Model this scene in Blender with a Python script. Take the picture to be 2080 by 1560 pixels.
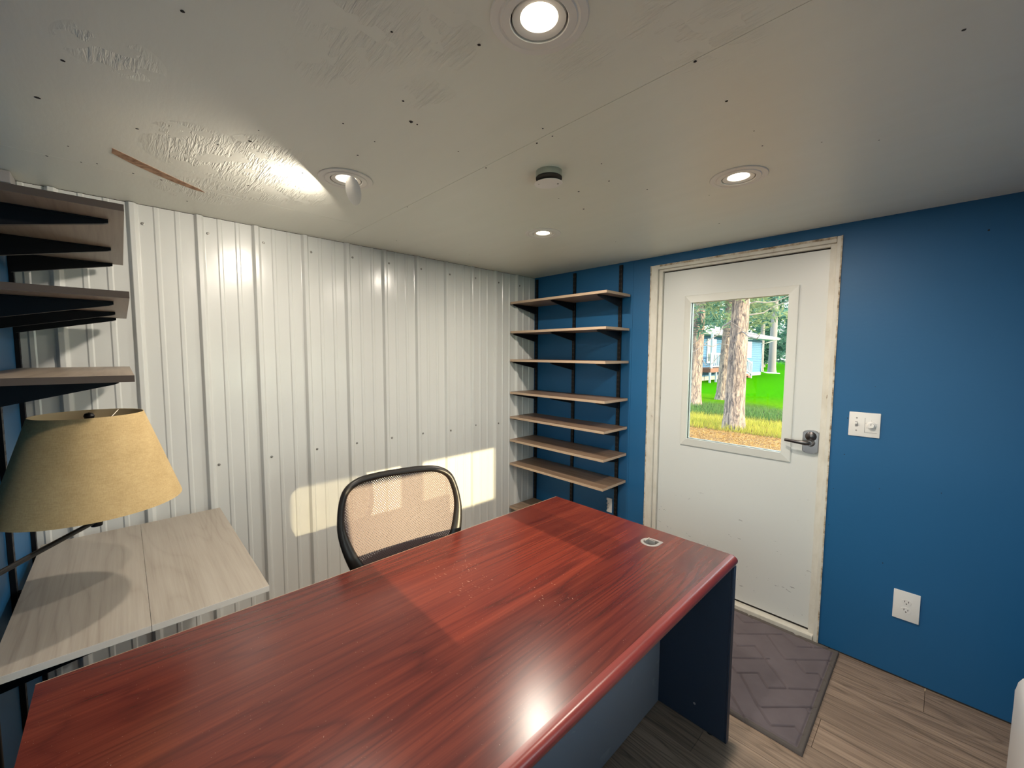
import bpy, bmesh, math, random
from mathutils import Vector, Matrix, noise
random.seed(7)
PI = math.pi
R = math.radians
for o in list(bpy.data.objects): bpy.data.objects.remove(o)
SC = bpy.context.scene
COL = SC.collection

# ------------------------------------------------------------ camera
cd = bpy.data.cameras.new('camera'); cam = bpy.data.objects.new('camera', cd); COL.objects.link(cam)
yaw, pitch, roll, FPX = 0.8115, -0.0738, 0.0046, 834.04
cam.location = (2.4197, -2.5555, 1.4958)
_F = Vector((-math.sin(yaw)*math.cos(pitch), math.cos(yaw)*math.cos(pitch), math.sin(pitch)))
_r = Vector((math.cos(yaw), math.sin(yaw), 0)); _u = _r.cross(_F)
_R = _r*math.cos(roll)+_u*math.sin(roll); _U = -_r*math.sin(roll)+_u*math.cos(roll)
cam.rotation_euler = Matrix((( _R.x, _U.x, -_F.x), (_R.y, _U.y, -_F.y), (_R.z, _U.z, -_F.z))).to_euler()
cd.sensor_fit = 'HORIZONTAL'; cd.sensor_width = 36.0; cd.lens = FPX/2080*36.0
cd.clip_start = 0.02; cd.clip_end = 400
SC.camera = cam

# ------------------------------------------------------------ sky, sun, exposure
W = bpy.data.worlds.new('sky'); SC.world = W; W.use_nodes = True
wn = W.node_tree; wn.nodes.clear()
wo = wn.nodes.new('ShaderNodeOutputWorld'); wb = wn.nodes.new('ShaderNodeBackground')
wt = wn.nodes.new('ShaderNodeTexCoord'); wg = wn.nodes.new('ShaderNodeSeparateXYZ'); wr = wn.nodes.new('ShaderNodeValToRGB')
wn.links.new(wt.outputs['Generated'], wg.inputs[0]); wn.links.new(wg.outputs['Z'], wr.inputs[0])
wr.color_ramp.elements[0].color = (0.93, 1.0, 0.93, 1); wr.color_ramp.elements[0].position = 0.0
wr.color_ramp.elements[1].color = (0.55, 0.78, 1.0, 1); wr.color_ramp.elements[1].position = 0.7
wn.links.new(wr.outputs[0], wb.inputs[0]); wb.inputs[1].default_value = 4.2
wn.links.new(wb.outputs[0], wo.inputs[0])
sd = bpy.data.lights.new('sun', 'SUN'); sun = bpy.data.objects.new('sun', sd); COL.objects.link(sun)
sd.energy = 10.5; sd.angle = R(0.6); sd.color = (1.0, 0.77, 0.47)
sun.rotation_euler = Vector((-1.0, 0.02, -0.25)).to_track_quat('-Z', 'Y').to_euler(); sun.location = (20, 0, 8)
SC.view_settings.view_transform = 'Standard'
try: SC.view_settings.look = 'None'
except Exception: pass
SC.view_settings.gamma = 1; SC.view_settings.use_curve_mapping = False
SC.view_settings.exposure = 0.68
LAMP_W = 8.5
ROOM_X, ROOM_Y, H = 2.75, -2.84, 2.129
WIN = (-1.99, -0.50, 1.03, 1.4445)          # window in the right wall: y0 y1 z0 z1

# ------------------------------------------------------------ materials
def mat(name, col, rough=0.5, metal=0.0, spec=None, bump=None, sheen=None):
    m = bpy.data.materials.new(name); m.use_nodes = True
    b = m.node_tree.nodes['Principled BSDF']
    b.inputs['Base Color'].default_value = (*col, 1); b.inputs['Roughness'].default_value = rough
    b.inputs['Metallic'].default_value = metal
    if spec is not None: b.inputs['Specular IOR Level'].default_value = spec
    if bump: add_bump(m, *bump)
    return m
def N(m, t, **kw):
    n = m.node_tree.nodes.new(t)
    for k, v in kw.items(): setattr(n, k, v)
    return n
def L(m, a, b): m.node_tree.links.new(a, b)
def coords(m, scale=(1,1,1), rot=(0,0,0), kind='Object', loc=(0,0,0)):
    tc = N(m, 'ShaderNodeTexCoord'); mp = N(m, 'ShaderNodeMapping')
    mp.inputs['Scale'].default_value = scale; mp.inputs['Rotation'].default_value = rot; mp.inputs['Location'].default_value = loc
    L(m, tc.outputs[kind], mp.inputs[0]); return mp.outputs[0]
def wcoords(m, scale=(1,1,1), loc=(0,0,0)):
    g = N(m, 'ShaderNodeNewGeometry'); mp = N(m, 'ShaderNodeMapping')
    mp.inputs['Scale'].default_value = scale; mp.inputs['Location'].default_value = loc
    L(m, g.outputs['Position'], mp.inputs[0]); return mp.outputs[0]
def nz(m, vec, scale, detail=4, rough=0.5, dist=0.0):
    n = N(m, 'ShaderNodeTexNoise'); n.inputs['Scale'].default_value = scale; n.inputs['Detail'].default_value = detail
    n.inputs['Roughness'].default_value = rough; n.inputs['Distortion'].default_value = dist
    L(m, vec, n.inputs['Vector']); return n.outputs['Fac']
def math_(m, op, a, b=None, c=None):
    n = N(m, 'ShaderNodeMath', operation=op)
    for i, v in enumerate((a, b, c)):
        if v is None: continue
        if isinstance(v, (int, float)): n.inputs[i].default_value = v
        else: L(m, v, n.inputs[i])
    return n.outputs[0]
def ramp(m, fac, stops):
    r = N(m, 'ShaderNodeValToRGB'); cr = r.color_ramp
    while len(cr.elements) < len(stops): cr.elements.new(0.5)
    for e, (p, c) in zip(cr.elements, stops): e.position = p; e.color = (*c, 1)
    L(m, fac, r.inputs[0]); return r.outputs[0]
def mixc(m, fac, a, b, mode='MIX'):
    n = N(m, 'ShaderNodeMix', data_type='RGBA', blend_type=mode)
    for idx, v in ((0, fac), (6, a), (7, b)):
        if isinstance(v, (int, float)): n.inputs[idx].default_value = v
        elif isinstance(v, tuple): n.inputs[idx].default_value = (*v, 1)
        else: L(m, v, n.inputs[idx])
    return n.outputs[2]
def bs(m): return m.node_tree.nodes['Principled BSDF']
def bumpto(m, height, strength=0.3, dist=0.002):
    b = N(m, 'ShaderNodeBump'); b.inputs['Strength'].default_value = strength; b.inputs['Distance'].default_value = dist
    L(m, height, b.inputs['Height']); L(m, b.outputs[0], bs(m).inputs['Normal'])
def add_bump(m, scale, strength, dist=0.001):
    bumpto(m, nz(m, wcoords(m), scale, 5), strength, dist)

def wood(name, dark, mid, light, axis, rough, ring=1.0, fibre=0.25, figure=0.30):
    """long grain with drawn-out cathedral figures; axis = index of the grain direction"""
    m = mat(name, mid, rough)
    s = [9.0, 9.0, 9.0]; s[axis] = 0.9
    v = wcoords(m, tuple(s))
    n1 = nz(m, v, 0.45*ring, 3, 0.45, 0.5)
    rings = math_(m, 'FRACT', math_(m, 'MULTIPLY', n1, 20.0))
    tri = math_(m, 'SUBTRACT', 1.0, math_(m, 'ABSOLUTE', math_(m, 'SUBTRACT', math_(m, 'MULTIPLY', rings, 2.0), 1.0)))
    saw = math_(m, 'POWER', tri, 3.0)
    s2 = [150.0, 150.0, 150.0]; s2[axis] = 3.0
    fib = nz(m, wcoords(m, tuple(s2)), 1.0, 4, 0.65)
    s3 = [28.0, 28.0, 28.0]; s3[axis] = 1.3
    mids = nz(m, wcoords(m, tuple(s3)), 1.0, 4, 0.6, 0.4)
    amp = nz(m, wcoords(m, tuple(x*0.4 for x in s)), 1.0, 1)
    f = math_(m, 'ADD', math_(m, 'MULTIPLY', math_(m, 'MULTIPLY', saw, amp), figure), math_(m, 'ADD', math_(m, 'MULTIPLY', fib, fibre*1.6), math_(m, 'MULTIPLY', mids, 0.55)))
    c = ramp(m, f, [(0.30, light), (0.58, mid), (0.88, dark)])
    L(m, c, bs(m).inputs['Base Color'])
    bumpto(m, fib, 0.06, 0.0005)
    return m

M = {}
M['blue'] = mat('blue_paint', (0.014, 0.115, 0.30), 0.5, 0.0, 0.4)
v = nz(M['blue'], wcoords(M['blue'], (60, 60, 60)), 1.0, 4)
fine = nz(M['blue'], wcoords(M['blue'], (8, 8, 45)), 1.0, 4)
bumpto(M['blue'], math_(M['blue'], 'ADD', v, fine), 0.25, 0.0012)
big = nz(M['blue'], wcoords(M['blue'], (2, 2, 2)), 1.0, 2)
L(M['blue'], mixc(M['blue'], big, (0.010, 0.098, 0.235), (0.014, 0.118, 0.28)), bs(M['blue']).inputs['Base Color'])

# ceiling paint with raised-grain patches (fine relief)
m = M['ceiling'] = mat('ceiling_paint', (0.76, 0.735, 0.68), 0.42)
ppos = [(1.59,-2.17,.14),(1.68,-2.05,.10),(1.44,-2.2,.1),(0.72,-2.31,.18),(0.73,-2.16,.16),(0.61,-2.0,.15),(0.48,-2.17,.16),(0.35,-2.3,.15),(2.01,-1.77,.09),(1.84,-1.81,.10),(1.16,-2.54,.09),(0.83,-2.35,.12),(2.06,-1.66,.12),(0.9,-2.18,.12),(1.5,-1.98,.08)]
mask = None
g = N(m, 'ShaderNodeNewGeometry')
for (x, y, r_) in ppos:
    d = N(m, 'ShaderNodeVectorMath', operation='DISTANCE'); L(m, g.outputs['Position'], d.inputs[0]); d.inputs[1].default_value = (x, y, H)
    k = N(m, 'ShaderNodeMapRange'); k.inputs['From Min'].default_value = r_; k.inputs['From Max'].default_value = r_*0.45
    L(m, d.outputs['Value'], k.inputs[0])
    mask = k.outputs[0] if mask is None else math_(m, 'MAXIMUM', mask, k.outputs[0])
mask = math_(m, 'MULTIPLY', mask, math_(m, 'GREATER_THAN', nz(m, wcoords(m), 14, 2), 0.46))
grain = nz(m, wcoords(m, (14, 120, 60)), 1.0, 3, 0.6, 0.6)
fine = nz(m, wcoords(m, (25, 90, 40)), 1.0, 4)
soft = nz(m, wcoords(m, (3, 14, 9)), 1.0, 3)
scr = nz(m, wcoords(m, (5, 160, 60)), 1.0, 2)
hgt = math_(m, 'ADD', math_(m, 'MULTIPLY', math_(m, 'MULTIPLY', grain, mask), 1.6), math_(m, 'ADD', math_(m, 'MULTIPLY', fine, 0.07), math_(m, 'MULTIPLY', soft, 0.10)))
bumpto(m, hgt, 0.9, 0.004)
L(m, mixc(m, soft, (0.72, 0.715, 0.63), (0.77, 0.765, 0.68)), bs(m).inputs['Base Color'])

M['steel'] = mat('painted_steel', (0.64, 0.645, 0.62), 0.22)
bumpto(M['steel'], nz(M['steel'], wcoords(M['steel'], (3, 5, 2.2)), 1.0, 3), 0.5, 0.006)
M['door'] = mat('door_paint', (0.66, 0.67, 0.65), 0.38)
m = M['door']
def scuff(m, lo, hi, sc, th):
    n1 = nz(m, wcoords(m, sc), 1.0, 3, 0.6, 0.4)
    line = math_(m, 'GREATER_THAN', n1, th)
    g = N(m, 'ShaderNodeNewGeometry'); s = N(m, 'ShaderNodeSeparateXYZ'); L(m, g.outputs['Position'], s.inputs[0])
    k = N(m, 'ShaderNodeMapRange'); k.inputs['From Min'].default_value = hi; k.inputs['From Max'].default_value = lo
    L(m, s.outputs['Z'], k.inputs[0])
    pat = math_(m, 'GREATER_THAN', nz(m, wcoords(m, (6, 6, 6)), 1.0, 2), 0.50)
    return math_(m, 'MULTIPLY', math_(m, 'MULTIPLY', line, k.outputs[0]), pat)
sc_ = math_(m, 'MAXIMUM', scuff(m, 0.35, 0.85, (22, 22, 75), 0.69), scuff(m, 0.1, 0.5, (45, 45, 28), 0.71))
L(m, mixc(m, math_(m, 'MULTIPLY', sc_, 0.7), (0.66, 0.67, 0.65), (0.20, 0.20, 0.21)), bs(m).inputs['Base Color'])
M['trim'] = mat('trim_paint', (0.68, 0.65, 0.58), 0.45)
m = M['trim']
n1 = nz(m, wcoords(m, (18, 18, 9)), 1.0, 5, 0.65)
L(m, ramp(m, n1, [(0.0, (0.22, 0.16, 0.11)), (0.285, (0.30, 0.23, 0.17)), (0.31, (0.62, 0.58, 0.50)), (0.6, (0.70, 0.67, 0.60))]), bs(m).inputs['Base Color'])
M['trim_white'] = mat('window_moulding_paint', (0.68, 0.68, 0.64), 0.35)
M['caulk'] = mat('worn_bare_edge', (0.42, 0.33, 0.22), 0.8)
m = M['caulk']
L(m, ramp(m, nz(m, wcoords(m, (25, 25, 25)), 1.0, 5, 0.7), [(0.3, (0.10, 0.07, 0.05)), (0.45, (0.45, 0.36, 0.25)), (0.6, (0.66, 0.62, 0.54))]), bs(m).inputs['Base Color'])
M['mahogany'] = wood('mahogany_laminate', (0.030, 0.0060, 0.0055), (0.080, 0.0125, 0.0095), (0.145, 0.026, 0.015), 1, 0.24)
m = M['mahogany']
# specks and scratches of wear
sp = math_(m, 'GREATER_THAN', nz(m, wcoords(m, (240, 240, 240)), 1.0, 1), 0.79)
old = bs(m).inputs['Base Color'].links[0].from_socket
L(m, mixc(m, math_(m, 'MULTIPLY', sp, 0.35), old, (0.5, 0.35, 0.28)), bs(m).inputs['Base Color'])
M['edge'] = wood('mahogany_edge_band', (0.10, 0.014, 0.012), (0.16, 0.024, 0.020), (0.22, 0.036, 0.028), 1, 0.28)
M['slate'] = mat('slate_laminate', (0.030, 0.042, 0.068), 0.42, bump=(400, 0.1, 0.0005))
M['slate_lit'] = mat('slate_laminate_lit', (0.25, 0.28, 0.33), 0.45, bump=(400, 0.1, 0.0005))  # charcoal like the side panels, lightened to paint in the window light
m = M['slate_lit']
sm = nz(m, wcoords(m, (5, 5, 9)), 1.0, 3, 0.5, 1.5)
sm2 = ramp(m, sm, [(0.64, (0.24, 0.27, 0.32)), (0.76, (0.36, 0.38, 0.42))])
L(m, sm2, bs(m).inputs['Base Color'])
M['oak'] = wood('grey_oak_laminate', (0.235, 0.195, 0.155), (0.335, 0.290, 0.240), (0.40, 0.355, 0.30), 0, 0.42, 0.8, 0.3)
M['oak_edge_lit'] = mat('grey_oak_edge_band_lit', (0.74, 0.69, 0.62), 0.5)  # edge band colour raised to stand in for window light on it
M['tan'] = wood('tan_oak_laminate', (0.10, 0.058, 0.036), (0.24, 0.155, 0.10), (0.36, 0.25, 0.17), 0, 0.40, 0.8, 0.3)
M['tan_edge'] = mat('tan_oak_edge_band', (0.50, 0.36, 0.25), 0.5)
M['dimoak'] = wood('shade_toned_oak_laminate', (0.16, 0.12, 0.09), (0.26, 0.205, 0.155), (0.33, 0.27, 0.21), 0, 0.42, 0.8, 0.3)  # left shelf oak, with the shade there put into a darker tone
M['dim_edge'] = mat('brown_edge_band', (0.10, 0.072, 0.055), 0.55)
M['black'] = mat('black_powder_coat', (0.005, 0.005, 0.006), 0.45, 0.0, 0.3)
M['blackp'] = mat('black_plastic', (0.012, 0.012, 0.013), 0.42)
M['frame_pl'] = mat('chair_frame_plastic', (0.011, 0.009, 0.008), 0.38, 0.0, 0.3, bump=(900, 0.15, 0.0004))
M['weave'] = mat('brown_mesh_weave', (0.080, 0.055, 0.054), 0.5, 0.0, 0.3)
M['fabric'] = mat('black_seat_fabric', (0.02, 0.02, 0.022), 0.9)
M['floorwood'] = None
def plank_mat(i):
    k = [1.35, 1.2, 1.5][i]
    m = wood('vinyl_plank_tone_%s' % 'abc'[i], tuple(c*k for c in (0.095, 0.066, 0.046)), tuple(c*k for c in (0.235, 0.168, 0.122)), tuple(c*k for c in (0.34, 0.255, 0.185)), 0, 0.42, 1.3, 0.45)
    return m
PL = [plank_mat(i) for i in range(3)]
M['gap'] = mat('dark_joint', (0.02, 0.017, 0.015), 0.9)
M['mat'] = mat('rug_pile', (0.15, 0.125, 0.135), 0.95, bump=(900, 0.7, 0.002))
m = M['mat']
L(m, mixc(m, nz(m, wcoords(m, (9, 9, 9)), 1.0, 5), (0.105, 0.085, 0.092), (0.18, 0.148, 0.16)), bs(m).inputs['Base Color'])
M['rugedge'] = mat('rug_binding', (0.10, 0.085, 0.078), 0.95)
M['plate'] = mat('white_plastic_plate', (0.80, 0.77, 0.74), 0.35)
M['plated'] = mat('grey_plastic_detail', (0.30, 0.28, 0.27), 0.5)
M['nickel'] = mat('brushed_nickel', (0.42, 0.40, 0.40), 0.28, 1.0)
M['darkmetal'] = mat('dark_nickel', (0.12, 0.11, 0.11), 0.32, 1.0)
M['galv'] = mat('galvanised_metal', (0.42, 0.46, 0.42), 0.35, 0.9)
M['ring'] = mat('white_trim_ring', (0.74, 0.71, 0.66), 0.40)
M['groove'] = mat('shadow_gap', (0.05, 0.04, 0.04), 0.8)
M['screw'] = mat('screw_head', (0.30, 0.29, 0.27), 0.4, 0.6)
M['heater'] = mat('white_heater_enamel', (0.74, 0.71, 0.70), 0.4)
M['grommet'] = mat('grey_grommet_plastic', (0.27, 0.24, 0.22), 0.4)
M['bare'] = mat('bare_plywood', (0.42, 0.24, 0.13), 0.8)
m = M['bare']
L(m, ramp(m, nz(m, wcoords(m, (60, 60, 60)), 1.0, 4), [(0.3, (0.22, 0.11, 0.06)), (0.6, (0.45, 0.27, 0.16))]), bs(m).inputs['Base Color'])
m = M['shade'] = mat('linen_lampshade', (0.50, 0.335, 0.125), 0.85)
w1 = nz(m, wcoords(m, (500, 500, 60)), 1.0, 3); w2 = nz(m, wcoords(m, (60, 60, 500)), 1.0, 3)
w3 = nz(m, wcoords(m, (18, 18, 18)), 1.0, 5)
wv = math_(m, 'ADD', math_(m, 'ADD', math_(m, 'MULTIPLY', w1, 0.35), math_(m, 'MULTIPLY', w2, 0.35)), math_(m, 'MULTIPLY', w3, 0.3))
L(m, ramp(m, wv, [(0.35, (0.40, 0.275, 0.12)), (0.65, (0.55, 0.40, 0.195))]), bs(m).inputs['Base Color'])
bumpto(m, wv, 0.3, 0.0008)
M['shade_in'] = mat('shade_lining', (0.52, 0.43, 0.27), 0.8)
def emis(name, col, s):
    m = bpy.data.materials.new(name); m.use_nodes = True; b = m.node_tree.nodes['Principled BSDF']
    b.inputs['Base Color'].default_value = (0.9, 0.9, 0.9, 1)
    b.inputs['Emission Color'].default_value = (*col, 1); b.inputs['Emission Strength'].default_value = s
    return m
M['lens'] = emis('lit_lamp_lens', (1.0, 0.86, 0.66), 9.0)
M['lens2'] = emis('dimmer_lit_lens', (1.0, 0.90, 0.76), 3.5)
def glass(name, tint=(0.97, 1.0, 0.98), refl=0.06):
    m = bpy.data.materials.new(name); m.use_nodes = True; t = m.node_tree; t.nodes.clear()
    o = t.nodes.new('ShaderNodeOutputMaterial'); x = t.nodes.new('ShaderNodeMixShader'); a = t.nodes.new('ShaderNodeBsdfTransparent'); g = t.nodes.new('ShaderNodeBsdfGlossy')
    fr = t.nodes.new('ShaderNodeFresnel'); fr.inputs[0].default_value = 1.45
    a.inputs[0].default_value = (*tint, 1); g.inputs['Roughness'].default_value = 0.02
    t.links.new(fr.outputs[0], x.inputs[0]); t.links.new(a.outputs[0], x.inputs[1]); t.links.new(g.outputs[0], x.inputs[2]); t.links.new(x.outputs[0], o.inputs[0])
    return m
M['glass'] = glass('clear_glass')
M['screen'] = glass('insect_screen', (0.72, 0.72, 0.72))
M['vinyl'] = mat('white_vinyl', (0.75, 0.75, 0.73), 0.4)

# ------------------------------------------------------------ mesh helpers
def add_box(bm, x0, x1, y0, y1, z0, z1, bev=0.0):
    vs = [bm.verts.new(p) for p in ((x0,y0,z0),(x1,y0,z0),(x1,y1,z0),(x0,y1,z0),(x0,y0,z1),(x1,y0,z1),(x1,y1,z1),(x0,y1,z1))]
    fs = [bm.faces.new([vs[i] for i in q]) for q in ((3,2,1,0),(4,5,6,7),(0,1,5,4),(1,2,6,5),(2,3,7,6),(3,0,4,7))]
    if bev > 0:
        es = list({e for f_ in fs for e in f_.edges})
        bmesh.ops.bevel(bm, geom=es, offset=bev, segments=2, affect='EDGES', profile=0.6)
def BB(*a, bev=0.0):
    bm = bmesh.new(); add_box(bm, *a, bev=bev); return bm
def add_prism(bm, pts, vec):
    """polygon pts (3D) extruded by vec"""
    vec = Vector(vec); a = [bm.verts.new(p) for p in pts]; b = [bm.verts.new(Vector(p)+vec) for p in pts]
    bm.faces.new(a[::-1]); bm.faces.new(b); n = len(pts)
    for i in range(n): bm.faces.new((a[i], a[(i+1)%n], b[(i+1)%n], b[i]))
def add_lathe(bm, prof, c=(0,0,0), axis='z', seg=40, cap=False):
    """prof: list of (radius, height)"""
    c = Vector(c); rings = []
    def P(r, h, a):
        if axis == 'z': return c+Vector((r*math.cos(a), r*math.sin(a), h))
        if axis == 'y': return c+Vector((r*math.cos(a), h, r*math.sin(a)))
        return c+Vector((h, r*math.cos(a), r*math.sin(a)))
    for r, h in prof:
        rings.append([bm.verts.new(P(max(r, 1e-5), h, 2*PI*i/seg)) for i in range(seg)])
    for A, B in zip(rings, rings[1:]):
        for i in range(seg): bm.faces.new((A[i], A[(i+1)%seg], B[(i+1)%seg], B[i]))
    if cap:
        bm.faces.new(rings[0][::-1]); bm.faces.new(rings[-1])
def add_tube(bm, pts, rad, seg=10, closed=False):
    pts = [Vector(p) for p in pts]; n = len(pts); rings = []
    up = Vector((0, 0, 1))
    for i, p in enumerate(pts):
        a = pts[(i-1) % n] if (closed or i > 0) else p; b = pts[(i+1) % n] if (closed or i < n-1) else p
        t = (b-a).normalized()
        s = t.cross(up)
        if s.length < 1e-3: s = t.cross(Vector((1, 0, 0)))
        s.normalize(); w = s.cross(t)
        r = rad[i] if isinstance(rad, list) else rad
        ra, rb = r if isinstance(r, tuple) else (r, r)
        rings.append([bm.verts.new(p+s*ra*math.cos(2*PI*k/seg)+w*rb*math.sin(2*PI*k/seg)) for k in range(seg)])
    m_ = n if closed else n-1
    for i in range(m_):
        A, B = rings[i], rings[(i+1) % n]
        for k in range(seg): bm.faces.new((A[k], A[(k+1)%seg], B[(k+1)%seg], B[k]))
    if not closed:
        bm.faces.new(rings[0][::-1]); bm.faces.new(rings[-1])
def worldloc(o):
    v = Vector((0, 0, 0))
    while o is not None: v = v+Vector(o.location); o = o.parent
    return v
def obj(name, bm, m, parent=None, smooth=False, local=False, origin=None):
    bmesh.ops.recalc_face_normals(bm, faces=bm.faces)
    if not local and parent is not None and origin is None: origin = worldloc(parent)
    if not local and origin is not None:
        bmesh.ops.translate(bm, verts=bm.verts, vec=-Vector(origin))
    me = bpy.data.meshes.new(name); bm.to_mesh(me); bm.free()
    o = bpy.data.objects.new(name, me); COL.objects.link(o)
    ms = m if isinstance(m, (list, tuple)) else [m]
    for x in ms: me.materials.append(x)
    if smooth:
        for p in me.polygons: p.use_smooth = True
        if smooth != 'all':
            try: me.set_sharp_from_angle(angle=R(35))
            except Exception: pass
    if parent is not None: o.parent = parent
    elif origin is not None and not local: o.location = origin
    return o
def tag(o, label=None, cat=None, group=None, kind=None):
    if label: o['label'] = label
    if cat: o['category'] = cat
    if group: o['group'] = group
    if kind: o['kind'] = kind
    return o
def thing(name, label, cat, loc=(0,0,0), rotz=0, group=None, kind=None):
    o = bpy.data.objects.new(name, None); COL.objects.link(o); o.empty_display_size = 0.1
    o.location = loc; o.rotation_euler = (0, 0, rotz); return tag(o, label, cat, group, kind)
def inst(src, parent, loc=(0,0,0), rot=None, name=None):
    c = src.copy(); COL.objects.link(c); c.parent = parent; c.location = loc
    if rot is not None: c.rotation_euler = rot
    if name: c.name = name
    return c

# ------------------------------------------------------------ floor of planks
fl = thing('floor', 'grey-brown wood-look plank floor of the small room', 'floor', (0, 0, 0), kind='structure')
obj('subfloor', BB(0, ROOM_X, ROOM_Y, 0, -0.06, -0.012), M['gap'], fl)
pw, plen = 0.178, 1.22
row = 0; y = 0.0
while y > ROOM_Y+0.01:
    y2 = max(y-pw, ROOM_Y); off = [0.0, 0.62, 0.27, 0.93][row % 4]
    xs = [0.0]; x = off if off > 0.05 else plen
    while x < ROOM_X-0.05: xs.append(x); x += plen
    xs.append(ROOM_X)
    for a, b in zip(xs, xs[1:]):
        o = obj('plank', BB(a+0.0006, b-0.0006, y2+0.0006, y-0.0006, -0.012, 0.0, bev=0.0007), random.choice(PL), fl)
    y = y2; row += 1

# ------------------------------------------------------------ ceiling
ce = thing('ceiling', 'off-white painted plywood ceiling with patched screw holes', 'ceiling', (0, 0, H), kind='structure')
obj('joist_side', BB(-0.06, ROOM_X+0.06, ROOM_Y-0.06, 0.06, H+0.0125, H+0.06), M['gap'], ce)
RH = 0.0715
lights = [(1.854, -1.952), (0.875, -1.93), (1.873, -0.925), (0.922, -0.914)]
def ceil_panel(x0, x1, y0, y1):
    bm = bmesh.new()
    holes = [l for l in lights if x0 < l[0] < x1 and y0 < l[1] < y1]
    xs = sorted({x0, x1}); 
    vs = [bm.verts.new(p) for p in ((x0, y0, H), (x1, y0, H), (x1, y1, H), (x0, y1, H))]
    es = [bm.edges.new((vs[i], vs[(i+1) % 4])) for i in range(4)]
    for hx, hy in holes:
        c = [bm.verts.new((hx+RH*math.cos(2*PI*i/32), hy+RH*math.sin(2*PI*i/32), H)) for i in range(32)]
        es += [bm.edges.new((c[i], c[(i+1) % 32])) for i in range(32)]
    bmesh.ops.triangle_fill(bm, use_beauty=True, edges=es)
    g = bmesh.ops.extrude_face_region(bm, geom=list(bm.faces))
    bmesh.ops.translate(bm, verts=[e for e in g['geom'] if isinstance(e, bmesh.types.BMVert)], vec=(0, 0, 0.012))
    return bm
G = 0.0007
for (a, b, c, d) in ((0, 0.384, ROOM_Y, -1.63), (0.384, ROOM_X, ROOM_Y, -1.63), (0, 1.2, -1.63, 0), (1.2, ROOM_X, -1.63, 0)):
    gx0 = G if a > 0 else 0; gx1 = G if b < ROOM_X else 0
    if a == 1.2 or b == 1.2: gx0 = gx1 = 0.0
    obj('plywood_panel', ceil_panel(a+gx0, b-gx1, c+(G if c > ROOM_Y else 0), d-(G if d < 0 else 0)), M['ceiling'], ce)
bm = bmesh.new()
dim = [(1.405,-2.443,.006),(1.057,-2.618,.007),(0.819,-2.678,.009),(0.8,-2.493,.006),(0.516,-2.645,.004),(0.374,-2.701,.005),(0.39,-2.623,.004),(0.394,-2.495,.005),(0.391,-2.419,.006),(0.411,-2.585,.004),(0.852,-2.311,.005),(0.779,-2.182,.004),(0.819,-2.061,.005),(0.557,-2.175,.007),(0.187,-2.325,.005),(0.944,-2.245,.008),(1.032,-2.241,.003),(1.443,-2.011,.005),(1.374,-1.949,.009),(1.328,-1.757,.0035),(1.374,-1.93,.004),(1.723,-1.992,.0055),(1.63,-2.138,.004),(1.203,-1.974,.0035),(1.083,-1.975,.005),(1.235,-2.08,.004),(1.602,-1.664,.004),(1.594,-1.614,.004),(1.535,-1.617,.005),(1.301,-1.621,.0045),(1.593,-1.364,.0035),(1.533,-1.228,.005),(1.395,-1.228,.006),(1.291,-1.057,.007),(1.295,-1.23,.004),(0.775,-1.625,.004),(1.591,-1.055,.004),(1.734,-0.826,.003),(1.627,-0.424,.005),(2.408,-1.335,.006),(2.006,-1.426,.006),(2.01,-1.624,.006),(2.0,-1.113,.004),(2.129,-1.011,.003),(2.248,-0.905,.003),(2.009,-1.224,.003),(0.25,-1.4,.004),(0.27,-0.9,.004),(1.1,-0.5,.004)]
for x, y, r in dim:
    n = 8; a0 = random.random()*6
    c = [(x+r*(0.5+0.25*random.random())*math.cos(a0+2*PI*i/n), y+r*(0.5+0.25*random.random())*math.sin(a0+2*PI*i/n), H-0.0006) for i in range(n)]
    add_prism(bm, c, (0, 0, 0.0004))
tag(obj('screw_dimple', bm, M['gap'], ce), kind='stuff')
pts = [(0.596,-2.546),(0.575,-2.522),(0.51,-2.450),(0.44,-2.372),(0.385,-2.305),(0.355,-2.283),(0.362,-2.318),(0.395,-2.378),(0.44,-2.438),(0.50,-2.505),(0.55,-2.548)]
bm = bmesh.new(); add_prism(bm, [(x, y, H-0.0008) for x, y in pts], (0, 0, 0.0006)); tag(obj('bare_wood_scar', bm, M['bare'], ce), 'torn brown strip of bare plywood')

# ------------------------------------------------------------ ribbed steel wall
wl = thing('wall_left', 'white ribbed steel panel wall with rows of screws', 'wall', (0, 0, 0), kind='structure')
obj('backing', BB(-0.06, -0.004, ROOM_Y-0.06, 0.06, 0, H), M['gap'], wl)
rib0 = -0.2177+0.008
def profile(ya, yb):
    """x height of the steel at each y, from ya down to yb"""
    pts = []
    def put(yy, xx):
        if yb-1e-6 <= yy <= ya+1e-6: pts.append((yy, xx))
    k = -2
    while rib0-k*0.2286 > yb-0.3:
        c = rib0-k*0.2286
        for dy, xx in ((0.022, 0), (0.019, 0.0005), (0.009, 0.0165), (0.007, 0.0175), (-0.007, 0.0175), (-0.009, 0.0165), (-0.0185, 0.0005), (-0.022, 0)):
            put(c+dy, xx)
        for mc in (-0.078, -0.150):
            for dy, xx in ((0.011, 0), (0.006, 0.0035), (-0.006, 0.0035), (-0.011, 0)): put(c+mc+dy, xx)
        k += 1
    pts = [(ya, 0.0)]+pts+[(yb, 0.0)]
    return pts
edges = [0.0]
yy = rib0+0.0; cuts = [0.0, rib0-0.2286*3-0.0215, rib0-0.2286*7-0.0215, rib0-0.2286*11-0.0215, ROOM_Y]
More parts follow.
